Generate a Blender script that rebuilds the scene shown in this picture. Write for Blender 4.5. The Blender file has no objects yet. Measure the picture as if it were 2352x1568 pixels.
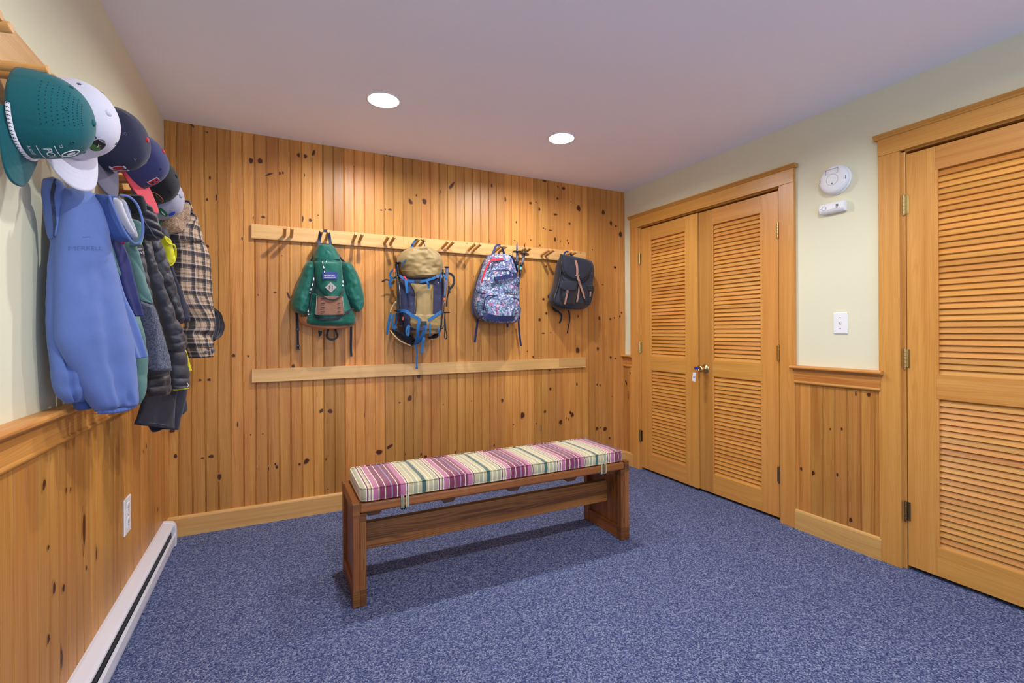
import bpy, bmesh, math, random
from mathutils import Vector, Matrix, noise
random.seed(7)
PI = math.pi
SC = bpy.context.scene
COL = SC.collection

# ------------------------------------------------------------------ room numbers (metres)
D, XL, XR, H = 3.3814, -0.585, 2.8133, 2.44      # back wall y, left wall x, right wall x, ceiling
YB = -1.7                                        # where the modelled part of the room ends behind the camera
FPX, YAW, ROLL, ZC, PCX, PCY = 1090.4557, 0.46, -0.0052, 1.1963, 1176.0, 760.17

# ------------------------------------------------------------------ camera
Fv = Vector((math.sin(YAW), math.cos(YAW), 0))
R0 = Vector((math.cos(YAW), -math.sin(YAW), 0))
U0 = R0.cross(Fv)
Rv = R0 * math.cos(ROLL) + U0 * math.sin(ROLL)
Uv = U0 * math.cos(ROLL) - R0 * math.sin(ROLL)
CAM = Vector((0, 0, ZC))
cd = bpy.data.cameras.new('camera')
cam = bpy.data.objects.new('camera', cd)
COL.objects.link(cam)
cam.matrix_world = Matrix(((Rv.x, Uv.x, -Fv.x, CAM.x), (Rv.y, Uv.y, -Fv.y, CAM.y), (Rv.z, Uv.z, -Fv.z, CAM.z), (0, 0, 0, 1)))
cd.sensor_width = 36.0
cd.lens = FPX / 2352 * 36
cd.shift_y = (PCY - 784) / 2352
cd.clip_start = 0.02
SC.camera = cam

def ray(u, v):
    return Fv + Rv * ((u - PCX) / FPX) - Uv * ((v - PCY) / FPX)

def plane(ax, ay, bx, by):
    """vertical plane through two floor points: measured photo point -> place in the room, and its normal to the room"""
    d = Vector((bx - ax, by - ay, 0)).normalized()
    n = Vector((d.y, -d.x, 0))
    a = Vector((ax, ay, 0))
    if n.dot(CAM - a) < 0:
        n = -n
    def f(u, v):
        r = ray(u, v)
        return CAM + r * ((a - CAM).dot(n) / r.dot(n))
    return f, n

def yplane(y):
    return plane(-1, y, 1, y)

# ------------------------------------------------------------------ object helpers
def tag(o, label=None, cat=None, group=None, kind=None):
    if label: o['label'] = label
    if cat: o['category'] = cat
    if group: o['group'] = group
    if kind: o['kind'] = kind
    return o

def empty(name, loc=(0, 0, 0)):
    o = bpy.data.objects.new(name, None)
    COL.objects.link(o)
    o.location = loc
    o.empty_display_size = 0.05
    return o

def thing(name, label, cat, loc=(0, 0, 0), group=None):
    return tag(empty(name, loc), label, cat, group)

def dup_tree(o, parent=None):
    c = o.copy()
    COL.objects.link(c)
    if parent is not None:
        c.parent = parent
    for ch in list(o.children):
        dup_tree(ch, c)
    return c

class MB:
    """collects vertices and faces and links them as one mesh object"""
    def __init__(s):
        s.v, s.f, s.m, s.gc, s.wd, s.uv = [], [], [], [], [], []
    def add(s, verts, faces, mi=0, gc=None, wd=None, uv=None):
        b = len(s.v)
        s.v += [tuple(p) for p in verts]
        s.f += [tuple(i + b for i in f) for f in faces]
        s.m += [mi] * len(faces)
        s.gc += gc if gc else [tuple(p) for p in verts]
        s.wd += wd if wd else [(1.0, 0.5, 0.0, 1.0)] * len(verts)
        s.uv += uv if uv else [(p[0], p[2]) for p in verts]
        return s
    def box(s, x0, x1, y0, y1, z0, z1, axis=2, tone=1.0, mi=0, bev=0.0):
        x0, x1 = sorted((x0, x1)); y0, y1 = sorted((y0, y1)); z0, z1 = sorted((z0, z1))
        vs = [(x, y, z) for x in (x0, x1) for y in (y0, y1) for z in (z0, z1)]
        fs = [(0, 1, 3, 2), (4, 6, 7, 5), (0, 4, 5, 1), (2, 3, 7, 6), (0, 2, 6, 4), (1, 5, 7, 3)]
        o = (random.uniform(0, 50), random.uniform(0, 50), random.uniform(0, 50))
        pm = {0: (1, 2, 0), 1: (0, 2, 1), 2: (0, 1, 2)}[axis]
        gc = [(p[pm[0]] + o[0], p[pm[1]] + o[1], p[pm[2]] + o[2]) for p in vs]
        return s.add(vs, fs, mi, gc, [(tone, random.random(), 0, 1)] * 8)
    def extr(s, prof, axis, l0, l1, tone=1.0, mi=0, cap=True):
        """prof: closed list of (a,b); axis 0 -> (l,a,b), 1 -> (a,l,b), 2 -> (a,b,l)"""
        n = len(prof)
        o = (random.uniform(0, 50), random.uniform(0, 50), random.uniform(0, 50))
        vs, gc = [], []
        for l in (l0, l1):
            for a, b in prof:
                vs.append({0: (l, a, b), 1: (a, l, b), 2: (a, b, l)}[axis])
                gc.append((a + o[0], b + o[1], l + o[2]))
        fs = [(i, (i + 1) % n, n + (i + 1) % n, n + i) for i in range(n)]
        if cap:
            fs += [tuple(range(n))[::-1], tuple(range(n, 2 * n))]
        return s.add(vs, fs, mi, gc, [(tone, random.random(), 0, 1)] * len(vs))
    def tube(s, pts, r, n=10, mi=0, closed=False, smooth=True, sub=4, cap=True):
        pts = [Vector(p) for p in pts]
        rs = r if isinstance(r, (list, tuple)) else [r] * len(pts)
        if sub > 1 and len(pts) > 2:
            pts, rs = spline(pts, rs, sub, closed)
        m = len(pts)
        rings = []
        ref = None
        for i in range(m):
            a = pts[(i - 1) % m] if (closed or i > 0) else pts[i]
            b = pts[(i + 1) % m] if (closed or i < m - 1) else pts[i]
            t = (b - a).normalized()
            if ref is None:
                ref = Vector((0, 0, 1)) if abs(t.z) < 0.9 else Vector((1, 0, 0))
            x = (ref - t * ref.dot(t)).normalized()
            ref = x
            y = t.cross(x)
            rings.append([pts[i] + (x * math.cos(2 * PI * k / n) + y * math.sin(2 * PI * k / n)) * rs[i] for k in range(n)])
        vs = [p for q in rings for p in q]
        fs = []
        for i in range(m if closed else m - 1):
            for k in range(n):
                a, b = i * n + k, i * n + (k + 1) % n
                c, d = ((i + 1) % m) * n + (k + 1) % n, ((i + 1) % m) * n + k
                fs.append((a, b, c, d))
        if cap and not closed:
            fs += [tuple(range(n))[::-1], tuple(range((m - 1) * n, m * n))]
        L = [0.0]
        for i in range(1, m):
            L.append(L[-1] + (pts[i] - pts[i - 1]).length)
        gc = [(rs[i] * math.cos(2 * PI * k / n), rs[i] * math.sin(2 * PI * k / n), L[i] + pts[0].x * 7 + pts[0].y * 3) for i in range(m) for k in range(n)]
        return s.add(vs, fs, mi, gc)
    def ribbon(s, pts, width, thick, nrm, mi=0, sub=4, twist=None):
        """flat strap swept along pts; nrm is the direction its flat face looks"""
        pts = [Vector(p) for p in pts]
        ws = width if isinstance(width, (list, tuple)) else [width] * len(pts)
        if sub > 1 and len(pts) > 2:
            pts, ws = spline(pts, ws, sub)
        m = len(pts)
        nrm = Vector(nrm).normalized()
        vs = []
        for i in range(m):
            t = (pts[min(i + 1, m - 1)] - pts[max(i - 1, 0)]).normalized()
            n0 = nrm
            if twist:
                n0 = Matrix.Rotation(twist * i / max(1, m - 1), 3, t) @ nrm
            w = t.cross(n0)
            if w.length < 1e-4:
                w = t.cross(Vector((0.3, 0.5, 0.8)))
            w.normalize()
            n = w.cross(t).normalized()
            for a, b in ((-1, -1), (1, -1), (1, 1), (-1, 1)):
                vs.append(pts[i] + w * (ws[i] / 2 * a) + n * (thick / 2 * b))
        fs = []
        for i in range(m - 1):
            for k in range(4):
                fs.append((i * 4 + k, i * 4 + (k + 1) % 4, i * 4 + 4 + (k + 1) % 4, i * 4 + 4 + k))
        fs += [(3, 2, 1, 0), tuple(range(4 * m - 4, 4 * m))]
        return s.add(vs, fs, mi)
    def disc(s, c, n, r, mi=0, seg=24, thick=0.0, r2=None):
        """flat coin centred at c facing n"""
        c, n = Vector(c), Vector(n).normalized()
        x = n.orthogonal().normalized(); y = n.cross(x)
        vs = [c + n * (thick * e) + (x * math.cos(2 * PI * k / seg) + y * math.sin(2 * PI * k / seg)) * (r if e == 0 or r2 is None else r2) for e in (0, 1) for k in range(seg)]
        fs = [(k, (k + 1) % seg, seg + (k + 1) % seg, seg + k) for k in range(seg)]
        fs += [tuple(range(seg))[::-1], tuple(range(seg, 2 * seg))]
        return s.add(vs, fs, mi)
    def lathe(s, c, axis, prof, seg=28, mi=0):
        """prof: list of (radius, height along axis)"""
        c, n = Vector(c), Vector(axis).normalized()
        x = n.orthogonal().normalized(); y = n.cross(x)
        vs = [c + n * h + (x * math.cos(2 * PI * k / seg) + y * math.sin(2 * PI * k / seg)) * max(r, 1e-5) for r, h in prof for k in range(seg)]
        fs = []
        for i in range(len(prof) - 1):
            for k in range(seg):
                fs.append((i * seg + k, i * seg + (k + 1) % seg, (i + 1) * seg + (k + 1) % seg, (i + 1) * seg + k))
        return s.add(vs, fs, mi)
    def build(s, name, mats, parent=None, smooth=False, bevel=0.0, seg=2, local=True, fix=True):
        me = bpy.data.meshes.new(name)
        off = Vector((0, 0, 0))
        if parent is not None and local:
            off = world_loc(parent)
        me.from_pydata([tuple(Vector(p) - off) for p in s.v], [], s.f)
        for mt in (mats if isinstance(mats, (list, tuple)) else [mats]):
            me.materials.append(mt)
        for i, p in enumerate(me.polygons):
            p.material_index = s.m[i]
            p.use_smooth = smooth
        a = me.attributes.new('gc', 'FLOAT_VECTOR', 'POINT')
        a.data.foreach_set('vector', [c for p in s.gc for c in p])
        a = me.attributes.new('wd', 'FLOAT_COLOR', 'POINT')
        a.data.foreach_set('color', [c for p in s.wd for c in p])
        uv = me.uv_layers.new(name='uv')
        for lp in me.loops:
            uv.data[lp.index].uv = s.uv[lp.vertex_index]
        if fix:
            bm = bmesh.new(); bm.from_mesh(me)
            bmesh.ops.recalc_face_normals(bm, faces=bm.faces)
            bm.to_mesh(me); bm.free()
        me.update()
        o = bpy.data.objects.new(name, me)
        COL.objects.link(o)
        if parent is not None:
            o.parent = parent
        if bevel > 0:
            b = o.modifiers.new('bevel', 'BEVEL')
            b.width = bevel; b.segments = seg; b.limit_method = 'ANGLE'; b.angle_limit = math.radians(40)
            b.harden_normals = False
        return o

def world_loc(o):
    p = Vector((0, 0, 0))
    while o is not None:
        p += o.location
        o = o.parent
    return p

def spline(pts, vals, sub, closed=False):
    """Catmull-Rom through pts, with a value per point carried along"""
    n = len(pts)
    out, ov = [], []
    for i in range(n if closed else n - 1):
        p0 = pts[(i - 1) % n] if (closed or i > 0) else pts[0] * 2 - pts[1]
        p1, p2 = pts[i], pts[(i + 1) % n]
        p3 = pts[(i + 2) % n] if (closed or i < n - 2) else pts[-1] * 2 - pts[-2]
        for k in range(sub):
            t = k / sub
            out.append(0.5 * ((2 * p1) + (p2 - p0) * t + (2 * p0 - 5 * p1 + 4 * p2 - p3) * t * t + (3 * p1 - p0 - 3 * p2 + p3) * t ** 3))
            ov.append(vals[i] * (1 - t) + vals[(i + 1) % n] * t)
    if not closed:
        out.append(pts[-1]); ov.append(vals[-1])
    return out, ov

def sample(pts, n):
    """n points evenly spaced by index along a Catmull-Rom through pts"""
    sub = 12
    q, _ = spline(pts, [0] * len(pts), sub)
    L = [0.0]
    for i in range(1, len(q)):
        L.append(L[-1] + max(1e-6, (q[i] - q[i - 1]).length))
    return q, L

def sheet(name, mat, parent, rows, pl, front=0.05, back=0.03, nu=26, nv=44, top=1, bot=1, p=2.2, q=2.0, fold=None, wr=0.0, wf=14.0, quilt=0, qa=0.012, pxmap=None, lift=0.0, lean=0.0, smooth=True, build=True, mi=0, mb=None):
    """soft closed body: measured left/right edges per height, swelling to both sides of its own vertical plane"""
    f, N = pl
    g = pxmap or (lambda a, b: (a, b))
    L = [f(*g(*r[0])) for r in rows]
    Rr = [f(*g(*r[1])) for r in rows]
    m = len(rows)
    def at(lst, s):
        x = s * (m - 1)
        i = min(int(x), m - 2); t = x - i
        p0 = lst[i - 1] if i > 0 else lst[0] * 2 - lst[1]
        p1, p2 = lst[i], lst[i + 1]
        p3 = lst[i + 2] if i < m - 2 else lst[-1] * 2 - lst[-2]
        return 0.5 * ((2 * p1) + (p2 - p0) * t + (2 * p0 - 5 * p1 + 4 * p2 - p3) * t * t + (3 * p1 - p0 - 3 * p2 + p3) * t ** 3)
    vs, uv, fs = [], [], []
    ring = 2 * nu
    for j in range(nv):
        s = j / (nv - 1)
        a, b = at(L, s), at(Rr, s)
        e = 1.0
        if top: e *= max(0.0, 1 - max(0.0, 1 - s / 0.16) ** 2.2) ** 0.5 if s < 0.16 else 1
        if bot: e *= max(0.0, 1 - max(0.0, 1 - (1 - s) / 0.16) ** 2.2) ** 0.5 if s > 0.84 else 1
        e = max(e, 0.05)
        qz = 1.0
        for i in range(ring):
            fr = i <= nu
            t = i / nu if fr else (2 * nu - i) / nu
            pr = max(0.0, 1 - abs(2 * t - 1) ** p) ** (1 / q)
            if quilt:
                ph = (s + lean * (t - 0.5)) * quilt
                k = abs(math.sin(PI * ph)) ** 0.55
                d = (front if fr else back) * pr * e + (qa * (k - 1)) * (0.3 + 0.7 * pr)
            else:
                d = (front if fr else back) * pr * e
            P = a.lerp(b, t)
            if fold and pr > 0:
                d += fold(t, s) * pr * (1 if fr else -0.5)
            if wr:
                nz = noise.noise(Vector((P.x * wf, P.y * wf, P.z * wf * 0.7)) + Vector((sum(map(ord, name)) % 7, 0, 0))) + 0.5 * noise.noise(P * (wf * 2.3))
                d += wr * nz * pr
            d = max(d, 0.0015)
            vs.append(P + N * ((d if fr else -d) + lift))
            uv.append((t * (b - a).length if fr else -t * (b - a).length, P.z))
    for j in range(nv - 1):
        for i in range(ring):
            k = (i + 1) % ring
            fs.append((j * ring + i, j * ring + k, (j + 1) * ring + k, (j + 1) * ring + i))
    fs += [tuple(range(ring))[::-1], tuple(range((nv - 1) * ring, nv * ring))]
    if mb is not None:
        mb.add(vs, fs, mi, None, None, uv)
        return mb
    o = MB().add(vs, fs, 0, None, None, uv).build(name, mat, parent, smooth=smooth)
    return o

def text_flat(s, size):
    """letters as flat faces: list of (x,y) and face indices"""
    cu = bpy.data.curves.new('lettering', 'FONT')
    cu.body = s; cu.size = size; cu.align_x = 'CENTER'; cu.align_y = 'CENTER'
    cu.resolution_u = 3
    o = bpy.data.objects.new('lettering', cu)
    COL.objects.link(o)
    dg = bpy.context.evaluated_depsgraph_get()
    me = bpy.data.meshes.new_from_object(o.evaluated_get(dg))
    vs = [(v.co.x, v.co.y) for v in me.vertices]
    fs = [tuple(p.vertices) for p in me.polygons]
    bpy.data.objects.remove(o); bpy.data.curves.remove(cu); bpy.data.meshes.remove(me)
    return vs, fs

def text_on(mb, s, size, origin, ux, uy, mi=0, bold=0.0, sx=1.0):
    vs, fs = text_flat(s, size)
    o, ux, uy = Vector(origin), Vector(ux).normalized(), Vector(uy).normalized()
    mb.add([o + ux * (x * sx) + uy * y for x, y in vs], fs, mi)
    return mb

def press_on(mb, obj, n, lift=.0006):
    """lays flat lettering onto the soft surface behind it"""
    from mathutils.bvhtree import BVHTree
    off = world_loc(obj)
    bv = BVHTree.FromPolygons([v.co + off for v in obj.data.vertices], [tuple(p.vertices) for p in obj.data.polygons])
    out = []
    for p in mb.v:
        hit = bv.ray_cast(Vector(p) + n * .1, -n)
        out.append(tuple(hit[0] + n * lift) if hit[0] is not None else p)
    mb.v = out
    return mb

# ------------------------------------------------------------------ materials
def new_mat(name):
    m = bpy.data.materials.new(name)
    m.use_nodes = True
    nt = m.node_tree
    b = nt.nodes['Principled BSDF']
    return m, nt, b

def nd(nt, typ, **kw):
    n = nt.nodes.new(typ)
    for k, v in kw.items():
        if k.startswith('i_'):
            key = k[2:]
            n.inputs[int(key) if key.isdigit() else key].default_value = v
        else:
            setattr(n, k, v)
    return n

def math_n(nt, op, a, b=None, c=None):
    n = nt.nodes.new('ShaderNodeMath'); n.operation = op
    for i, x in enumerate((a, b, c)):
        if x is None: continue
        if hasattr(x, 'is_linked'): nt.links.new(x, n.inputs[i])
        else: n.inputs[i].default_value = x
    return n.outputs[0]

def mix_c(nt, fac, a, b, blend='MIX'):
    n = nt.nodes.new('ShaderNodeMix'); n.data_type = 'RGBA'; n.blend_type = blend
    for i, x in ((0, fac), (6, a), (7, b)):
        if hasattr(x, 'is_linked'): nt.links.new(x, n.inputs[i])
        elif i == 0: n.inputs[0].default_value = x
        else: n.inputs[i].default_value = (*x, 1) if len(x) == 3 else x
    return n.outputs[2]

def ramp(nt, fac, stops, interp='LINEAR'):
    n = nt.nodes.new('ShaderNodeValToRGB')
    n.color_ramp.interpolation = interp
    el = n.color_ramp.elements
    while len(el) > len(stops): el.remove(el[-1])
    while len(el) < len(stops): el.new(0.5)
    for e, (p, c) in zip(el, stops):
        e.position = p
    for e, (p, c) in zip(el, stops):
        e.position = p
        e.color = (*c, 1) if len(c) == 3 else c
    nt.links.new(fac, n.inputs[0])
    return n.outputs[0]

def bump(nt, b, h, strength=0.3, dist=0.002):
    n = nt.nodes.new('ShaderNodeBump')
    n.inputs['Strength'].default_value = strength
    n.inputs['Distance'].default_value = dist
    nt.links.new(h, n.inputs['Height'])
    nt.links.new(n.outputs[0], b.inputs['Normal'])

def srgb(r, g, b):
    return tuple(((c / 255) / 12.92 if c / 255 <= 0.04045 else ((c / 255 + 0.055) / 1.055) ** 2.4) for c in (r, g, b))

def plain(name, col, rough=0.6, metal=0.0, var=0.06, scale=40.0, bmp=0.0, bscale=300.0, spec=0.5, coat=0.0, sheen=0.0):
    m, nt, b = new_mat(name)
    tc = nd(nt, 'ShaderNodeTexCoord')
    n = nd(nt, 'ShaderNodeTexNoise', i_Scale=scale, i_Detail=3.0)
    nt.links.new(tc.outputs['Object'], n.inputs['Vector'])
    lo = tuple(c * (1 - var) for c in col); hi = tuple(min(1, c * (1 + var)) for c in col)
    nt.links.new(mix_c(nt, n.outputs['Fac'], lo, hi), b.inputs['Base Color'])
    b.inputs['Roughness'].default_value = rough
    b.inputs['Metallic'].default_value = metal
    b.inputs['Specular IOR Level'].default_value = spec
    if coat: b.inputs['Coat Weight'].default_value = coat; b.inputs['Coat Roughness'].default_value = 0.2
    if sheen: b.inputs['Sheen Weight'].default_value = sheen
    if bmp:
        n2 = nd(nt, 'ShaderNodeTexNoise', i_Scale=bscale, i_Detail=2.0)
        nt.links.new(tc.outputs['Object'], n2.inputs['Vector'])
        bump(nt, b, n2.outputs['Fac'], bmp, 0.001)
    return m

def wood(name, light, dark, knot=(0.046, 0.011, 0.003), halo=(0.34, 0.13, 0.04), rough=0.36, ring=0.22, k=1.0, coat=0.15, contrast=1.0):
    m, nt, b = new_mat(name)
    at = nd(nt, 'ShaderNodeAttribute', attribute_name='gc')
    wd = nd(nt, 'ShaderNodeAttribute', attribute_name='wd')
    sp = nd(nt, 'ShaderNodeSeparateColor'); nt.links.new(wd.outputs['Color'], sp.inputs[0])
    def ns(sx, sz, det):
        mp = nd(nt, 'ShaderNodeMapping'); mp.inputs['Scale'].default_value = (sx * k, sx * k, sz * k)
        nt.links.new(at.outputs['Vector'], mp.inputs['Vector'])
        n = nd(nt, 'ShaderNodeTexNoise', i_Scale=1.0, i_Detail=det, i_Roughness=0.6)
        nt.links.new(mp.outputs[0], n.inputs['Vector'])
        return n.outputs['Fac']
    n1, n2, n3 = ns(38, 1.3, 4.0), ns(11, 0.9, 2.0), ns(420, 9, 2.0)
    sx = nd(nt, 'ShaderNodeSeparateXYZ'); nt.links.new(at.outputs['Vector'], sx.inputs[0])
    w = math_n(nt, 'MULTIPLY', n2, 0.10)
    w = math_n(nt, 'ADD', sx.outputs[0], w)
    w = math_n(nt, 'ADD', w, sx.outputs[1])
    w = math_n(nt, 'SINE', math_n(nt, 'MULTIPLY', w, 760.0 * k))
    w = math_n(nt, 'MULTIPLY_ADD', w, 0.5, 0.5)
    w = math_n(nt, 'POWER', w, 2.0)
    f = math_n(nt, 'MULTIPLY', n1, 0.62)
    f = math_n(nt, 'MULTIPLY_ADD', n2, 0.30, f)
    f = math_n(nt, 'MULTIPLY_ADD', w, ring, f)
    f = math_n(nt, 'MULTIPLY_ADD', n3, 0.14, f)
    c = ramp(nt, f, [(0.36 if contrast >= 1 else 0.3, light), (0.84 if contrast >= 1 else 0.95, dark)])
    # each board has its own tone
    hs = nd(nt, 'ShaderNodeHueSaturation')
    nt.links.new(sp.outputs[0], hs.inputs['Value'])
    hue = math_n(nt, 'MULTIPLY_ADD', sp.outputs[1], 0.008, 0.4985)
    nt.links.new(hue, hs.inputs['Hue'])
    nt.links.new(c, hs.inputs['Color'])
    kn = ramp(nt, sp.outputs[2], [(0.0, (0, 0, 0)), (0.22, (0.25, 0.25, 0.25)), (0.45, (0.75, 0.75, 0.75)), (0.6, (1, 1, 1))])
    kc = ramp(nt, sp.outputs[2], [(0.2, halo), (0.5, knot), (0.8, tuple(x * 1.7 for x in knot)), (1.0, tuple(x * 1.3 for x in knot))])
    nt.links.new(mix_c(nt, kn, hs.outputs[0], kc), b.inputs['Base Color'])
    b.inputs['Roughness'].default_value = rough
    b.inputs['Coat Weight'].default_value = coat
    b.inputs['Specular IOR Level'].default_value = 0.35
    b.inputs['Coat Roughness'].default_value = 0.30
    bump(nt, b, n3, 0.08, 0.001)
    return m

M = {}
M['pine'] = wood('knotty_pine', srgb(214, 153, 78), srgb(162, 90, 32), ring=0.09, rough=0.42, coat=0.06)
M['base'] = wood('baseboard_pine', srgb(220, 172, 106), srgb(188, 128, 62), ring=0.08)
M['rail'] = wood('rail_maple', srgb(224, 178, 118), srgb(194, 138, 74), ring=0.10)
M['door'] = wood('door_fir', srgb(218, 158, 82), srgb(186, 118, 48), ring=0.10)
M['slat'] = wood('slat_fir', srgb(220, 158, 80), srgb(184, 114, 46), ring=0.12)
M['bench'] = wood('bench_redwood', srgb(170, 104, 50), srgb(94, 50, 20), ring=0.20, rough=0.42, coat=0.08)
M['peg'] = wood('peg_birch', srgb(214, 160, 96), srgb(180, 122, 62), ring=0.05)

def plaster(name, col):
    m, nt, b = new_mat(name)
    tc = nd(nt, 'ShaderNodeTexCoord')
    n = nd(nt, 'ShaderNodeTexNoise', i_Scale=3.0, i_Detail=2.0); nt.links.new(tc.outputs['Object'], n.inputs['Vector'])
    nt.links.new(mix_c(nt, n.outputs['Fac'], tuple(c * 0.97 for c in col), col), b.inputs['Base Color'])
    n2 = nd(nt, 'ShaderNodeTexNoise', i_Scale=260.0, i_Detail=2.0); nt.links.new(tc.outputs['Object'], n2.inputs['Vector'])
    bump(nt, b, n2.outputs['Fac'], 0.05, 0.001)
    b.inputs['Roughness'].default_value = 0.7
    b.inputs['Specular IOR Level'].default_value = 0.25
    return m
M['wall'] = plaster('cream_wall_paint', srgb(226, 223, 193))
M['ceil'] = plaster('ceiling_paint', srgb(242, 244, 255))
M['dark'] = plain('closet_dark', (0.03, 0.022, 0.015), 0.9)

def carpet():
    m, nt, b = new_mat('blue_loop_carpet')
    tc = nd(nt, 'ShaderNodeTexCoord')
    v = nd(nt, 'ShaderNodeTexVoronoi', i_Scale=210.0); v.inputs['Randomness'].default_value = 1.0
    nt.links.new(tc.outputs['Object'], v.inputs['Vector'])
    sp = nd(nt, 'ShaderNodeSeparateColor'); nt.links.new(v.outputs['Color'], sp.inputs[0])
    n = nd(nt, 'ShaderNodeTexNoise', i_Scale=120.0, i_Detail=4.0, i_Roughness=0.7); nt.links.new(tc.outputs['Object'], n.inputs['Vector'])
    n2 = nd(nt, 'ShaderNodeTexNoise', i_Scale=2.2, i_Detail=2.0); nt.links.new(tc.outputs['Object'], n2.inputs['Vector'])
    f = math_n(nt, 'MULTIPLY', sp.outputs[0], 0.55)
    f = math_n(nt, 'MULTIPLY_ADD', n.outputs['Fac'], 0.5, f)
    c = ramp(nt, f, [(0.14, srgb(38, 44, 80)), (0.42, srgb(80, 91, 134)), (0.62, srgb(114, 125, 164)), (0.9, srgb(184, 190, 210))])
    c = mix_c(nt, math_n(nt, 'MULTIPLY', n2.outputs['Fac'], 0.22), c, srgb(70, 78, 114))
    nt.links.new(c, b.inputs['Base Color'])
    h = math_n(nt, 'SUBTRACT', n.outputs['Fac'], math_n(nt, 'MULTIPLY', v.outputs['Distance'], 60.0))
    h = math_n(nt, 'SUBTRACT', 1.0, v.outputs['Distance'])
    bump(nt, b, h, 0.9, 0.006)
    b.inputs['Roughness'].default_value = 0.95
    b.inputs['Specular IOR Level'].default_value = 0.1
    return m
M['carpet'] = carpet()

M['white_metal'] = plain('white_enamel', srgb(226, 224, 230), 0.35, var=0.02, scale=6)
M['white_plastic'] = plain('white_plastic', srgb(236, 236, 238), 0.35, var=0.02)
M['black_plastic'] = plain('black_plastic', (0.012, 0.012, 0.014), 0.4)
M['fin'] = plain('aluminium_fins', (0.35, 0.34, 0.32), 0.4, 1.0)
M['brass'] = plain('brass', srgb(206, 186, 132), 0.22, 1.0, var=0.1)
M['old_brass'] = plain('aged_brass', srgb(150, 128, 86), 0.35, 1.0, var=0.2)
M['steel'] = plain('steel', srgb(190, 190, 196), 0.25, 1.0)
M['slot'] = plain('dark_slot', (0.01, 0.01, 0.01), 0.8)
M['led'] = plain('grey_mark', (0.25, 0.25, 0.27), 0.5)

def fabric(name, col, rough=0.75, bmp=0.25, var=0.10, sheen=0.15, scale=900.0, spec=0.3):
    m, nt, b = new_mat(name)
    tc = nd(nt, 'ShaderNodeTexCoord')
    n = nd(nt, 'ShaderNodeTexNoise', i_Scale=scale, i_Detail=2.0); nt.links.new(tc.outputs['Object'], n.inputs['Vector'])
    n2 = nd(nt, 'ShaderNodeTexNoise', i_Scale=9.0, i_Detail=3.0); nt.links.new(tc.outputs['Object'], n2.inputs['Vector'])
    f = math_n(nt, 'MULTIPLY_ADD', n.outputs['Fac'], 0.5, math_n(nt, 'MULTIPLY', n2.outputs['Fac'], 0.5))
    nt.links.new(mix_c(nt, f, tuple(c * (1 - 2 * var) for c in col), tuple(min(1, c * (1 + 2 * var)) for c in col)), b.inputs['Base Color'])
    b.inputs['Roughness'].default_value = rough
    b.inputs['Specular IOR Level'].default_value = spec
    b.inputs['Sheen Weight'].default_value = sheen
    n3 = nd(nt, 'ShaderNodeTexNoise', i_Scale=55.0, i_Detail=3.0); nt.links.new(tc.outputs['Object'], n3.inputs['Vector'])
    bump(nt, b, math_n(nt, 'MULTIPLY_ADD', n3.outputs['Fac'], 2.0, n.outputs['Fac']), bmp, 0.002)
    return m
F = {}
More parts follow.
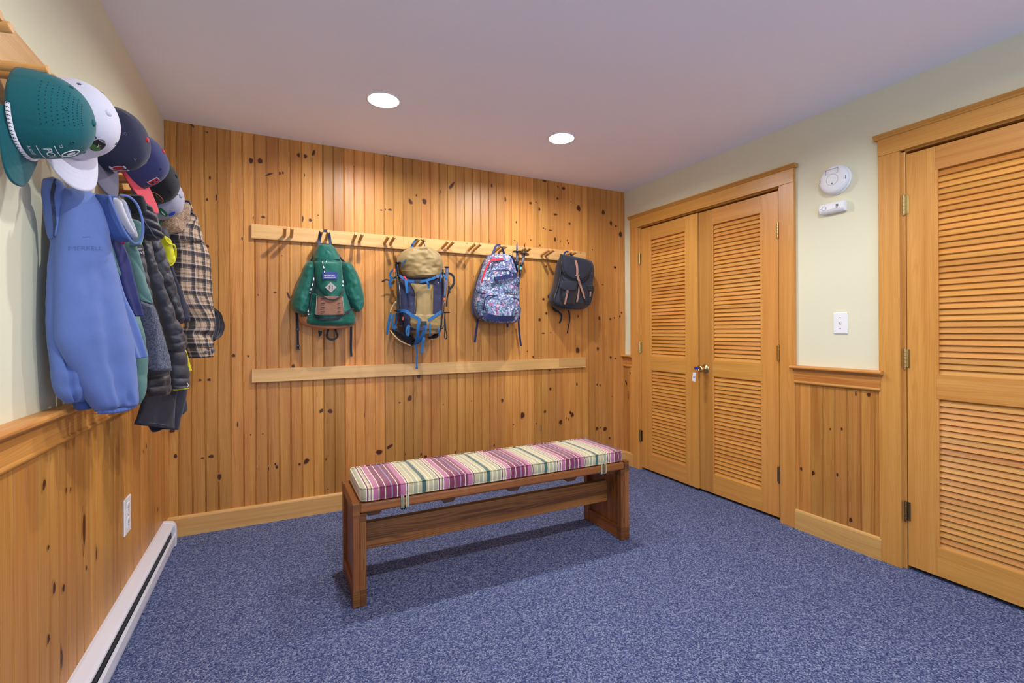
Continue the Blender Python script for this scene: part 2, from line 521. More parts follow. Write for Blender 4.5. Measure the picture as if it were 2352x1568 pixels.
for nm, c, r in (('anorak_blue', srgb(94, 116, 174), .8), ('anorak_mid', srgb(76, 98, 152), .8), ('anorak_dark_blue', srgb(60, 84, 144), .8), ('lining_grey', srgb(168, 168, 180), .7), ('lining_white', srgb(214, 208, 208), .8),
                 ('navy_shell', srgb(50, 52, 104), .45), ('sage_green', srgb(88, 124, 118), .6), ('black_nylon', srgb(34, 34, 42), .32), ('brown_black_nylon', srgb(40, 34, 36), .4),
                 ('yellow_lining', srgb(206, 200, 30), .6), ('navy_softshell', srgb(32, 36, 56), .6), ('jean_black', srgb(42, 40, 48), .85), ('dark_navy_twill', srgb(24, 28, 44), .8),
                 ('satin_black', srgb(20, 22, 32), .35), ('cap_teal', srgb(6, 88, 94), .85), ('cap_white', srgb(206, 204, 218), .8), ('cap_navy', srgb(42, 44, 68), .95), ('cap_slate', srgb(54, 58, 100), .95),
                 ('cap_grey', srgb(96, 94, 112), .9), ('cap_red', srgb(196, 62, 76), .9), ('cap_black', srgb(18, 20, 26), .85), ('cap_silver', srgb(158, 156, 172), .8), ('red_thread', srgb(184, 16, 34), .6),
                 ('white_thread', srgb(228, 226, 230), .7), ('teal_pack', srgb(10, 90, 76), .4), ('teal_pack_dark', srgb(6, 64, 56), .5), ('webbing_black', srgb(22, 24, 34), .6), ('suede_tan', srgb(176, 116, 74), .9),
                 ('leather_brown', srgb(136, 94, 74), .7), ('patch_grey', srgb(160, 152, 148), .8), ('label_blue', srgb(50, 62, 128), .7), ('khaki_ripstop', srgb(154, 130, 84), .45), ('khaki_dark', srgb(138, 112, 70), .5),
                 ('pack_navy', srgb(44, 48, 78), .55), ('webbing_blue', srgb(16, 90, 146), .6), ('webbing_navy', srgb(26, 38, 86), .6), ('zip_red', srgb(214, 34, 56), .5), ('pack_charcoal', srgb(30, 33, 46), .75),
                 ('strap_tan_leather', srgb(160, 118, 100), .6), ('bag_black_pvc', srgb(22, 24, 34), .35), ('green_badge', srgb(24, 110, 62), .7), ('blue_badge', srgb(30, 60, 190), .7), ('orange_badge', srgb(226, 120, 76), .7),
                 ('badge_dark', srgb(30, 26, 26), .7), ('badge_green', srgb(70, 110, 50), .7), ('tag_white', srgb(226, 222, 226), .6), ('tag_blue', srgb(28, 40, 150), .5), ('mint', srgb(110, 196, 186), .5),
                 ('pole_black', srgb(24, 24, 30), .35), ('pole_grey', srgb(92, 100, 122), .4), ('orange_mark', srgb(226, 96, 46), .5), ('belt_black', srgb(18, 18, 26), .7), ('belt_cream', srgb(206, 184, 140), .8), ('teal_undervisor', srgb(50, 150, 118), .8),
                 ('khaki_label', srgb(120, 116, 92), .8)):
    F[nm] = fabric(nm, c, r)
F['pole_black'] = plain('pole_black', srgb(24, 24, 30), .3, coat=.3)
F['black_nylon'] = fabric('black_nylon_quilted', srgb(40, 40, 50), .36, bmp=.5, spec=.5)

def sherpa(name, a, bcol, sc=260.0, st=1.0):
    m, nt, b = new_mat(name)
    tc = nd(nt, 'ShaderNodeTexCoord')
    v = nd(nt, 'ShaderNodeTexNoise', i_Scale=sc, i_Detail=3.0, i_Roughness=0.7); nt.links.new(tc.outputs['Object'], v.inputs['Vector'])
    nt.links.new(ramp(nt, v.outputs['Fac'], [(0.35, a), (0.68, bcol)]), b.inputs['Base Color'])
    b.inputs['Roughness'].default_value = 1.0
    b.inputs['Sheen Weight'].default_value = 0.4
    bump(nt, b, v.outputs['Fac'], st, 0.012)
    return m
F['sherpa_navy'] = sherpa('sherpa_navy', srgb(22, 26, 46), srgb(104, 110, 140), 190)
F['sherpa_tan'] = sherpa('sherpa_tan', srgb(128, 88, 56), srgb(226, 186, 142), 200)

def plaid():
    m, nt, b = new_mat('brown_plaid_flannel')
    uv = nd(nt, 'ShaderNodeUVMap', uv_map='uv')
    sp = nd(nt, 'ShaderNodeSeparateXYZ'); nt.links.new(uv.outputs[0], sp.inputs[0])
    def band(sock, per, off):
        x = math_n(nt, 'FRACT', math_n(nt, 'MULTIPLY_ADD', sock, 1 / per, off))
        dk = ramp(nt, x, [(0, (0, 0, 0)), (0.06, (1, 1, 1)), (0.12, (.35, .35, .35)), (0.15, (1, 1, 1)), (0.38, (0.3, 0.3, 0.3)), (0.42, (0, 0, 0)), (0.62, (.6, .6, .6)), (0.68, (0, 0, 0))], 'CONSTANT')
        wt = ramp(nt, x, [(0, (0, 0, 0)), (0.44, (.8, .8, .8)), (0.48, (0, 0, 0)), (0.80, (.6, .6, .6)), (0.83, (0, 0, 0))], 'CONSTANT')
        return dk, wt
    d1, w1 = band(sp.outputs[0], 0.054, 10.1)
    d2, w2 = band(sp.outputs[1], 0.060, 10.3)
    c = mix_c(nt, math_n(nt, 'MULTIPLY', d1, 0.88), srgb(168, 142, 114), srgb(28, 28, 36))
    c = mix_c(nt, math_n(nt, 'MULTIPLY', d2, 0.86), c, srgb(22, 24, 36))
    c = mix_c(nt, math_n(nt, 'MULTIPLY', w1, 0.5), c, srgb(214, 206, 206))
    c = mix_c(nt, math_n(nt, 'MULTIPLY', w2, 0.55), c, srgb(214, 208, 214))
    tc = nd(nt, 'ShaderNodeTexCoord')
    n = nd(nt, 'ShaderNodeTexNoise', i_Scale=500.0, i_Detail=2.0); nt.links.new(tc.outputs['Object'], n.inputs['Vector'])
    c = mix_c(nt, 0.35, c, n.outputs['Color'], 'OVERLAY')
    nt.links.new(c, b.inputs['Base Color'])
    b.inputs['Roughness'].default_value = 0.9
    n3 = nd(nt, 'ShaderNodeTexNoise', i_Scale=60.0, i_Detail=3.0); nt.links.new(tc.outputs['Object'], n3.inputs['Vector'])
    bump(nt, b, n3.outputs['Fac'], 0.5, 0.004)
    return m
F['plaid'] = plaid()

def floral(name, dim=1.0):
    m, nt, b = new_mat(name)
    tc = nd(nt, 'ShaderNodeTexCoord')
    def vor(sc, seed):
        mp = nd(nt, 'ShaderNodeMapping'); mp.inputs['Location'].default_value = (seed, seed * 2, seed * 3)
        nt.links.new(tc.outputs['Object'], mp.inputs['Vector'])
        v = nd(nt, 'ShaderNodeTexVoronoi', i_Scale=sc); nt.links.new(mp.outputs[0], v.inputs['Vector'])
        s = nd(nt, 'ShaderNodeSeparateColor'); nt.links.new(v.outputs['Color'], s.inputs[0])
        return v.outputs['Distance'], s.outputs[0], s.outputs[1]
    d, r, g = vor(62.0, 0.0)
    pal = [srgb(*c) for c in ((84, 90, 150), (150, 160, 210), (96, 160, 170), (190, 196, 226), (120, 110, 170), (60, 70, 100), (150, 180, 200), (214, 214, 236), (110, 130, 180))]
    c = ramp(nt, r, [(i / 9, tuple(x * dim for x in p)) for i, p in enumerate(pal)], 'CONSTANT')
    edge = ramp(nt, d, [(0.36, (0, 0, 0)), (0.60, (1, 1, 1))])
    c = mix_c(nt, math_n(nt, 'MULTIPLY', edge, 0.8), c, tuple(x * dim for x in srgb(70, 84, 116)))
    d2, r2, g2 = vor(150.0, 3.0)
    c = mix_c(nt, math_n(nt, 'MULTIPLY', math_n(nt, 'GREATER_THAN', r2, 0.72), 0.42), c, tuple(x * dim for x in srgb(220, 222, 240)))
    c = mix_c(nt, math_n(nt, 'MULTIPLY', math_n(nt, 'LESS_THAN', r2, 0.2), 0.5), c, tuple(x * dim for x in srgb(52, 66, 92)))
    d3, r3, g3 = vor(24.0, 9.0)
    rose = math_n(nt, 'MULTIPLY', math_n(nt, 'LESS_THAN', d3, 0.30), math_n(nt, 'GREATER_THAN', r3, 0.55))
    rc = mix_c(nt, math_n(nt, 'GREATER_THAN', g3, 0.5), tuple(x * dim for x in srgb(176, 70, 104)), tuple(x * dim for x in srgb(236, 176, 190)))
    c = mix_c(nt, math_n(nt, 'MULTIPLY', rose, 0.7), c, rc)
    nt.links.new(c, b.inputs['Base Color'])
    b.inputs['Roughness'].default_value = 0.65
    n3 = nd(nt, 'ShaderNodeTexNoise', i_Scale=45.0, i_Detail=3.0); nt.links.new(tc.outputs['Object'], n3.inputs['Vector'])
    bump(nt, b, n3.outputs['Fac'], 0.35, 0.004)
    return m
F['floral'] = floral('floral_print')
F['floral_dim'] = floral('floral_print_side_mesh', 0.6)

def stripes():
    m, nt, b = new_mat('striped_cushion_canvas')
    at = nd(nt, 'ShaderNodeAttribute', attribute_name='gc')
    sx = nd(nt, 'ShaderNodeSeparateXYZ'); nt.links.new(at.outputs['Vector'], sx.inputs[0])
    x = math_n(nt, 'FRACT', math_n(nt, 'MULTIPLY_ADD', sx.outputs[0], 1 / 0.3255, -0.6055 / 0.3255 + 4))
    G, Be, Cr, Bg, Pu, Pk, Ma, Bl = srgb(58, 96, 88), srgb(196, 184, 140), srgb(232, 222, 186), srgb(176, 172, 136), srgb(124, 58, 96), srgb(188, 112, 142), srgb(126, 42, 78), srgb(136, 150, 170)
    st = [(0, G), (.03, Be), (.06, Cr), (.075, Be), (.13, Cr), (.145, Bg), (.20, Cr), (.215, Pu), (.235, Cr), (.25, Be), (.27, Pu), (.285, Cr), (.30, Pk), (.37, Cr), (.38, Ma), (.455, Cr), (.468, Ma), (.545, Bl), (.56, Ma), (.62, Cr), (.632, Ma), (.67, Pk), (.74, Cr), (.755, Pu), (.77, Cr), (.785, Be), (.84, Cr), (.855, Bg), (.91, Cr), (.925, Be), (.975, G)]
    c = ramp(nt, x, st, 'CONSTANT')
    n = nd(nt, 'ShaderNodeTexNoise', i_Scale=700.0, i_Detail=2.0)
    nt.links.new(at.outputs['Vector'], n.inputs['Vector'])
    c = mix_c(nt, 0.3, c, n.outputs['Color'], 'OVERLAY')
    nt.links.new(c, b.inputs['Base Color'])
    b.inputs['Roughness'].default_value = 0.85
    b.inputs['Sheen Weight'].default_value = 0.5
    bump(nt, b, n.outputs['Fac'], 0.3, 0.001)
    return m
F['stripes'] = stripes()

def lamp_mat():
    m, nt, b = new_mat('lit_lamp_lens')
    e = nd(nt, 'ShaderNodeEmission'); e.inputs['Color'].default_value = (0.985, 0.98, 0.985, 1); e.inputs['Strength'].default_value = LAMP
    nt.links.new(e.outputs[0], nt.nodes['Material Output'].inputs['Surface'])
    return m
LAMP = 1650.0
M['lamp'] = lamp_mat()
# ------------------------------------------------------------------ the room
KNOTS = """-0.139,2.27,11,17,0;-0.089,2.276,13,16,0;-0.446,2.432,5,13,-40;-0.383,2.407,4,7,0;-0.37,2.405,4,5,0;-0.358,2.132,5,10,0;-0.373,1.999,5,9,0;-0.324,2.018,5,18,0;-0.039,2.199,6,23,60;0.021,2.214,7,10,0;0.04,2.219,5,8,0;0.133,2.348,9,13,0;0.173,2.347,10,12,0;0.167,2.223,3,9,0;-0.125,1.913,6,10,0;-0.073,1.924,11,7,0;0.152,1.936,8,19,0;0.417,2.302,5,7,0;0.478,2.323,4,7,0;0.696,2.44,6,6,0;0.724,2.438,8,5,0;0.659,2.047,7,5,0;0.683,2.056,7,7,0;0.72,2.056,13,7,0;0.866,2.131,12,21,-30;0.91,2.181,6,9,0;0.968,2.144,15,20,-20;1.083,2.228,8,15,0;1.178,2.287,10,32,35;0.248,1.969,4,4,0;0.222,2.376,8,21,20;0.202,1.932,11,10,0;1.505,2.33,7,14,0;1.621,2.236,8,18,0;1.982,2.43,19,8,0;2.164,2.393,16,12,0;2.106,2.301,10,10,0;1.848,2.233,11,9,0;1.899,2.246,5,7,0;1.93,2.193,8,14,0;2.084,2.165,18,8,0;2.141,2.166,7,8,0;2.317,2.243,18,25,-15;2.223,2.103,10,10,0;2.576,2.235,16,20,0;2.662,2.148,14,18,-20;2.715,2.127,10,9,0;2.765,2.058,16,23,0;1.718,2.066,6,8,0;1.969,2.04,6,5,0;1.986,2.034,5,4,0;2.033,2.029,20,5,0;2.081,1.957,10,17,0;2.138,1.948,7,8,0;2.2,1.959,6,7,0;2.215,1.936,6,7,0;2.458,1.898,5,6,0;2.702,1.76,9,8,0;1.481,1.897,7,8,0;1.702,1.918,9,4,0;1.934,1.895,5,8,0;2.24,2.291,4,9,0;1.85,1.935,5,5,0;2.11,2.4,5,11,-20;-0.374,1.717,10,9,0;-0.19,1.779,4,11,0;-0.123,1.45,5,14,0;-0.104,1.432,4,5,0;-0.009,1.451,9,5,0;0.07,1.432,7,21,-20;0.032,1.687,5,3,0;-0.239,1.055,9,10,0;-0.16,1.049,6,6,0;-0.121,1.055,5,9,0;-0.414,0.912,8,7,0;-0.368,0.912,9,8,0;0.094,0.978,10,11,0;-0.348,1.126,7,8,0;-0.389,0.902,3,5,0;1.965,1.457,10,10,0;1.992,1.341,10,11,0;1.928,1.288,12,12,0;1.961,1.177,13,6,0;2.033,1.182,5,4,0;2.296,1.029,22,23,0;2.51,1.038,12,15,0;1.872,0.986,14,9,0;2.528,1.306,10,15,0;2.649,1.298,10,10,0;2.693,1.309,7,7,0;2.754,1.324,8,10,30;2.773,1.356,8,8,0;2.703,1.759,7,6,0;2.565,1.6,11,4,0;1.762,1.539,5,3,0;1.347,1.614,6,10,0;2.306,1.32,8,9,0;2.649,0.959,11,10,0;2.7,0.947,7,8,0;1.811,1.033,4,7,0;1.994,1.731,6,8,0;-0.553,0.621,13,10,0;-0.537,0.472,8,12,0;-0.403,0.444,8,5,0;-0.359,0.449,14,9,0;-0.317,0.319,10,18,0;-0.219,0.629,4,17,0;-0.119,0.719,6,8,0;-0.149,0.558,3,5,0;-0.082,0.557,3,4,0;-0.012,0.358,5,7,0;-0.004,0.337,7,10,0;-0.052,0.334,4,13,0;0.129,0.338,7,8,0;0.17,0.353,13,19,35;0.263,0.675,10,16,50;0.317,0.668,13,15,-45;0.28,0.143,5,8,0;0.301,0.15,4,4,0;0.289,0.35,3,9,0;-0.118,0.341,5,12,0;0.92,0.874,14,17,0;0.853,0.718,14,20,20;0.78,0.692,7,5,0;0.708,0.387,10,23,60;0.636,0.357,21,16,0;0.811,0.321,10,11,0;0.935,0.306,7,12,30;0.968,0.281,10,15,0;1.197,0.291,5,10,40;1.103,0.655,3,6,0;1.326,0.665,4,4,0;1.586,0.651,9,15,0;1.514,0.306,6,10,0;0.54,0.624,4,20,0;2.027,0.716,10,13,0;2.287,0.741,11,12,0;1.765,0.519,18,25,10;1.974,0.533,10,12,20;2.128,0.433,17,21,50;2.241,0.484,14,18,10;2.22,0.506,7,12,0;2.205,0.448,4,9,0;2.182,0.462,5,5,0;1.683,0.453,6,5,0;1.892,0.443,5,5,0;1.936,0.397,5,26,0;2.536,0.719,10,11,-20;2.5,0.727,7,9,0;2.495,0.343,14,15,30;2.583,0.332,19,17,-30;2.532,0.349,5,7,0;2.632,0.246,10,10,0;1.768,0.273,6,7,0;2.022,0.869,5,8,0;2.664,0.613,5,4,0"""
KNOTS = [tuple(float(a) for a in k.split(',')) for k in KNOTS.split(';')]
KNOTS_LEFT = [(1.734, .783, 9, 14, 20), (1.886, .723, 5, 7, 0), (2.031, .552, 13, 52, 0), (2.15, .421, 6, 22, 0), (1.759, .601, 6, 6, 0), (2.052, .414, 5, 7, 0), (1.795, .47, 9, 16, 0), (1.861, .438, 9, 11, 0),
              (1.965, .422, 4, 10, 0), (1.756, .348, 8, 12, 10), (1.84, .238, 13, 28, 0), (2.87, .643, 7, 10, 0), (2.814, .632, 6, 8, 0), (3.032, .276, 9, 15, 0), (3.112, .254, 8, 11, 20), (1.919, .715, 5, 7, 0), (1.2, .55, 14, 18, 0), (.8, .4, 12, 20, 0), (.2, .6, 14, 14, 0), (1.45, .2, 10, 14, 0)]
KNOTS_RIGHT = [(1.775, .366, 7, 10, 0), (1.705, .359, 10, 14, -20), (1.608, .633, 4, 6, 0), (1.546, .645, 5, 8, 0), (1.571, .385, 5, 10, 0), (1.503, .157, 8, 12, 0), (1.411, .85, 8, 11, 0), (1.474, .848, 4, 12, 0), (3.305, .82, 7, 9, 0),
               (3.33, .62, 6, 34, 0), (3.36, .74, 8, 12, 30), (3.29, .70, 6, 8, 0), (3.35, .72, 7, 10, 30)]

def panelling(name, place, u0, u1, z0, z1, phase, knots, seed, thick=0.012, pitch=0.0666, tones=None):
    """tongue-and-groove boards; place(u, z, d) puts a point of the board face, d = depth behind the face"""
    rnd = random.Random(seed)
    mb = MB()
    offs = {}
    k0 = math.floor((u0 - phase) / pitch)
    k = k0
    while phase + k * pitch < u1 - 1e-6:
        a, b = phase + k * pitch, phase + (k + 1) * pitch
        bd = k // 2
        if bd not in offs:
            t = rnd.uniform(0.82, 1.14)
            if rnd.random() < 0.18: t *= 0.86
            offs[bd] = (t, rnd.random(), (rnd.uniform(0, 60), rnd.uniform(0, 60), rnd.uniform(0, 60)))
        tone, hue, of = offs[bd]
        prof = [(a + .0002, .0045), (a + .0014, .0012), (a + .0032, .0004), (a + .0050, .0012), (a + .0062, .0045), (a + .0078, .0003), (a + .0090, 0), (b - .0012, 0), (b - .0003, .0006), (b + .0002, .0045)]
        prof = [(min(max(u, u0), u1), d) for u, d in prof]
        vs, gc = [], []
        for z in (z0, z1):
            for u, d in prof:
                vs.append(place(u, z, d)); gc.append((u + of[0], of[1] - d * 4, z + of[2]))
        n = len(prof)
        fs = [(i, i + 1, n + i + 1, n + i) for i in range(n - 1)]
        mb.add(vs, fs, 0, gc, [(tone * (1 if k % 2 else 0.985), hue, 0, 1)] * len(vs))
        k += 1
    # backing so that the boards are solid
    c = [place(u, z, d) for u in (u0, u1) for z in (z0, z1) for d in (0.0045, thick)]
    mb.add(c, [(0, 1, 3, 2), (4, 6, 7, 5), (0, 4, 5, 1), (2, 3, 7, 6), (0, 2, 6, 4), (1, 5, 7, 3)], 0, [(p[0], p[1], p[2]) for p in c], [(.6, .5, 0, 1)] * 8)
    for u, z, ru, rz, rot in knots:
        k = math.floor((u - phase) / pitch)
        if k // 2 not in offs: continue
        tone, hue, of = offs[k // 2]
        lo, hi = phase + (k // 2) * 2 * pitch + .009, phase + (k // 2 * 2 + 2) * pitch - .002
        lo, hi = max(lo, u0), min(hi, u1)
        ru, rz = ru / 1000 * 1.65, rz / 1000 * 1.65
        ca, sa = math.cos(math.radians(-rot)), math.sin(math.radians(-rot))
        vs, gc, wd = [], [], []
        for r, kv in ((0, 1.0), (0.42, .72), (0.66, .36), (1.0, 0.0)):
            for i in range(20 if r else 1):
                t = 2 * PI * i / 20
                wob = 1 + 0.07 * math.sin(3 * t + u * 40) + 0.04 * math.sin(5 * t + z * 30)
                x, y = ru * r * wob * math.cos(t), rz * r * wob * math.sin(t)
                uu, zz = min(max(u + x * ca - y * sa, lo), hi), z + x * sa + y * ca
                zz = min(max(zz, z0), z1)
                vs.append(place(uu, zz, -.0006)); gc.append((uu + of[0], of[1], zz + of[2])); wd.append((tone, hue, kv, 1))
        fs = [(0, 1 + i, 1 + (i + 1) % 20) for i in range(20)]
        for q in range(2):
            b0 = 1 + q * 20
            fs += [(b0 + i, b0 + (i + 1) % 20, b0 + 20 + (i + 1) % 20, b0 + 20 + i) for i in range(20)]
        mb.add(vs, fs, 0, gc, wd)
    return mb

# floor and ceiling
o = MB().box(XL - .15, XR + .9, YB, D + .15, -.06, 0).build('floor', M['carpet']); tag(o, kind='structure')
# ceiling with two openings per row for the recessed lights
LAMPS = [(0.520, 2.590), (1.655, 2.606), (0.520, 0.75), (1.655, 0.75)]
LR = 0.078
mb = MB()
xs = sorted({XL - .15, XR + .9} | {x + e * .1 for x, y in LAMPS for e in (-1, 1)})
ys = sorted({YB, D + .15} | {round(y + e * .1, 4) for x, y in LAMPS for e in (-1, 1)})
for i in range(len(xs) - 1):
    for j in range(len(ys) - 1):
        x0, x1, y0, y1 = xs[i], xs[i + 1], ys[j], ys[j + 1]
        hit = [(x, y) for x, y in LAMPS if x0 < x < x1 and y0 < y < y1]
        if not hit:
            mb.add([(x0, y0, H), (x1, y0, H), (x1, y1, H), (x0, y1, H)], [(0, 1, 2, 3)])
        else:
            cx, cy = hit[0]
            n = 40
            inner = [(cx + LR * math.cos(2 * PI * q / n), cy + LR * math.sin(2 * PI * q / n), H) for q in range(n)]
            outer = []
            for q in range(n):
                c, s_ = math.cos(2 * PI * q / n), math.sin(2 * PI * q / n)
                t = min(((x1 if c > 0 else x0) - cx) / c if abs(c) > 1e-6 else 9, ((y1 if s_ > 0 else y0) - cy) / s_ if abs(s_) > 1e-6 else 9)
                outer.append((cx + c * t, cy + s_ * t, H))
            mb.add(inner + outer, [(q, (q + 1) % n, n + (q + 1) % n, n + q) for q in range(n)])
            for (ex, ey) in ((x0, y0), (x1, y0), (x1, y1), (x0, y1)):
                a = math.atan2(ey - cy, ex - cx) % (2 * PI)
                q = int(a / (2 * PI) * n) % n
                mb.add([outer[q], outer[(q + 1) % n], (ex, ey, H)], [(0, 1, 2)])
mb.box(XL - .15, XR + .9, YB, D + .15, H + .25, H + .3)
o = mb.build('ceiling', M['ceil'], fix=False); tag(o, kind='structure')

# back wall: knotty pine boards floor to ceiling
mb = panelling('wall_back', lambda u, z, d: (u, D + d, z), XL, XR, 0, H, -0.524, KNOTS, 11, thick=.12)
o = mb.build('wall_back', M['pine']); tag(o, kind='structure')

# left wall: plaster above, boards below
o = MB().box(XL - .12, XL, YB, D, 0, H).build('wall_left', M['wall']); tag(o, kind='structure')
mb = panelling('trim_1', lambda u, z, d: (XL + .012 - d, u, z), YB, D - .0005, .02, .93, 1.562, KNOTS_LEFT, 5)
o = mb.build('trim_1', M['pine']); tag(o, kind='structure')

CAPZ = 0.982
def chair_rail(name, wall_x, sgn, y0, y1, c0=None, c1=None):
    """cap board, band board and bead along a side wall; sgn = direction into the room"""
    mb = MB()
    X = lambda d: wall_x + sgn * d
    cap = [(X(0), CAPZ - .020), (X(.046), CAPZ - .020), (X(.052), CAPZ - .014), (X(.052), CAPZ - .007), (X(.046), CAPZ), (X(0), CAPZ)]
    mb.extr(cap, 1, y0 if c0 is None else c0, y1 if c1 is None else c1, 1.05)
    cove = [(X(0), CAPZ - .020), (X(.036), CAPZ - .020), (X(.031), CAPZ - .027), (X(.027), CAPZ - .034), (X(0), CAPZ - .034)]
    mb.extr(cove, 1, y0, y1, .92)
    mb.box(X(0), X(.024), y0, y1, .892, CAPZ - .03, 1, 1.02)
    bead = [(X(.012 + .016 * math.cos(t)) if False else X(.016 + .013 * math.cos(t)), .884 + .010 * math.sin(t)) for t in [i * PI / 6 - PI / 2 for i in range(7)]] + [(X(0), .894), (X(0), .874)]
    mb.extr(bead, 1, y0, y1, 1.0)
    return mb
o = chair_rail('trim_2', XL, 1, YB, D - .001).build('trim_2', M['pine'], bevel=.001); tag(o, kind='structure')

def baseboard(name, axis, fixed, sgn, l0, l1, h=.118, t=.020):
    mb = MB()
    X = lambda d: fixed + sgn * d
    prof = [(X(0), 0), (X(t), 0), (X(t), h - .014), (X(t - .003), h - .006), (X(t - .009), h - .001), (X(t - .012), h), (X(0), h)]
    if axis == 0:
        mb.extr(prof, 0, l0, l1, 1.03)
    else:
        mb.extr(prof, 1, l0, l1, 1.0)
    return mb
o = baseboard('baseboard_back', 0, D, -1, XL + .012, XR - .012).build('baseboard_back', M['base']); tag(o, kind='structure')
o = baseboard('baseboard_left', 1, XL + .012, 1, 3.16, D - .02, .118, .012).build('baseboard_left', M['base']); tag(o, kind='structure')

# right wall with two door openings
O1 = (1.915, 3.178, 2.083)       # closet double door: y from, y to, head height
O2 = (0.435, 1.252, 2.083)       # single louvred door
mb = MB()
T = .12
mb.box(XR, XR + T, YB, O2[0], 0, H)
mb.box(XR, XR + T, O2[1], O1[0], 0, H)
mb.box(XR, XR + T, O1[1], D, 0, H)
mb.box(XR, XR + T, O2[0], O2[1], O2[2], H)
mb.box(XR, XR + T, O1[0], O1[1], O1[2], H)
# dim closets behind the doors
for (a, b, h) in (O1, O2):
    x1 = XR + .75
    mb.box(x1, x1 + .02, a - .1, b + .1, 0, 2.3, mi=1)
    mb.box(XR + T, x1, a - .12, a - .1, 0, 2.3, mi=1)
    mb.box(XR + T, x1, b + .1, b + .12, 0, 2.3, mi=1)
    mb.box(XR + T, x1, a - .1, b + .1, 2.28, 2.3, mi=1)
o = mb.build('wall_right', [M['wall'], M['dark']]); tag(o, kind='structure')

# wainscot on the right wall: narrow strip by the corner, panel between the doors, and beyond the second door
n = 3
for (y0, y1) in ((3.262, D - .0005), (1.352, 1.808), (YB, .332)):
    mb = panelling('trim', lambda u, z, d: (XR - .012 + d, u, z), y0, y1, .02, .93, 1.314, KNOTS_RIGHT, 20 + n)
    o = mb.build('trim_%d' % n, M['pine']); tag(o, kind='structure'); n += 1
    e0, e1 = (y0, y1) if y1 > 3.3 else (y0 - .014 if y0 > 0 else y0, y1 + .014)
    cr = chair_rail('trim', XR, -1, y0, y1, e0, e1)
    o = cr.build('trim_%d' % n, M['pine'], bevel=.001); tag(o, kind='structure'); n += 1
mb = MB()
for (y0, y1) in ((3.262, D - .02), (1.352, 1.808), (YB, .332)):
    b = baseboard('b', 1, XR - .012, -1, y0, y1, .118, .012)
    mb.add(b.v, b.f, 0, b.gc, b.wd)
o = mb.build('baseboard_right', M['base']); tag(o, kind='structure')

def casing(num, O):
    """side boards, head board and crown cap round a door opening, with the jamb inside"""
    a, b, h = O
    mb = MB()
    w = .094
    mb.box(XR - .021, XR, a - .014 - w, a - .014, 0, h + .004, 2, .98)
    mb.box(XR - .021, XR, b + .014, b + .014 + w, 0, h + .004, 2, 1.0)
    # thin inner stop edge
    mb.box(XR - .002, XR + .10, a - .014, a + .003, 0, h + .006, 2, .92)
    mb.box(XR - .002, XR + .10, b - .003, b + .014, 0, h + .006, 2, .92)
    mb.box(XR - .002, XR + .10, a - .014, b + .014, h - .004, h + .014, 1, .9)
    # head board and moulded cap
    mb.box(XR - .024, XR, a - .014 - w, b + .014 + w, h + .004, h + .088, 1, .96)
    X = lambda d: XR - d
    e = .016
    cap = [(X(0), h + .088), (X(.026), h + .088), (X(.030), h + .096), (X(.038), h + .104), (X(.041), h + .110), (X(.038), h + .113), (X(0), h + .113)]
    mb.extr(cap, 1, a - .014 - w - e, b + .014 + w + e, .86)
    o = mb.build('trim_%d' % num, M['door'], bevel=.0015)
    tag(o, kind='structure')
casing(20, O1)
casing(21, O2)

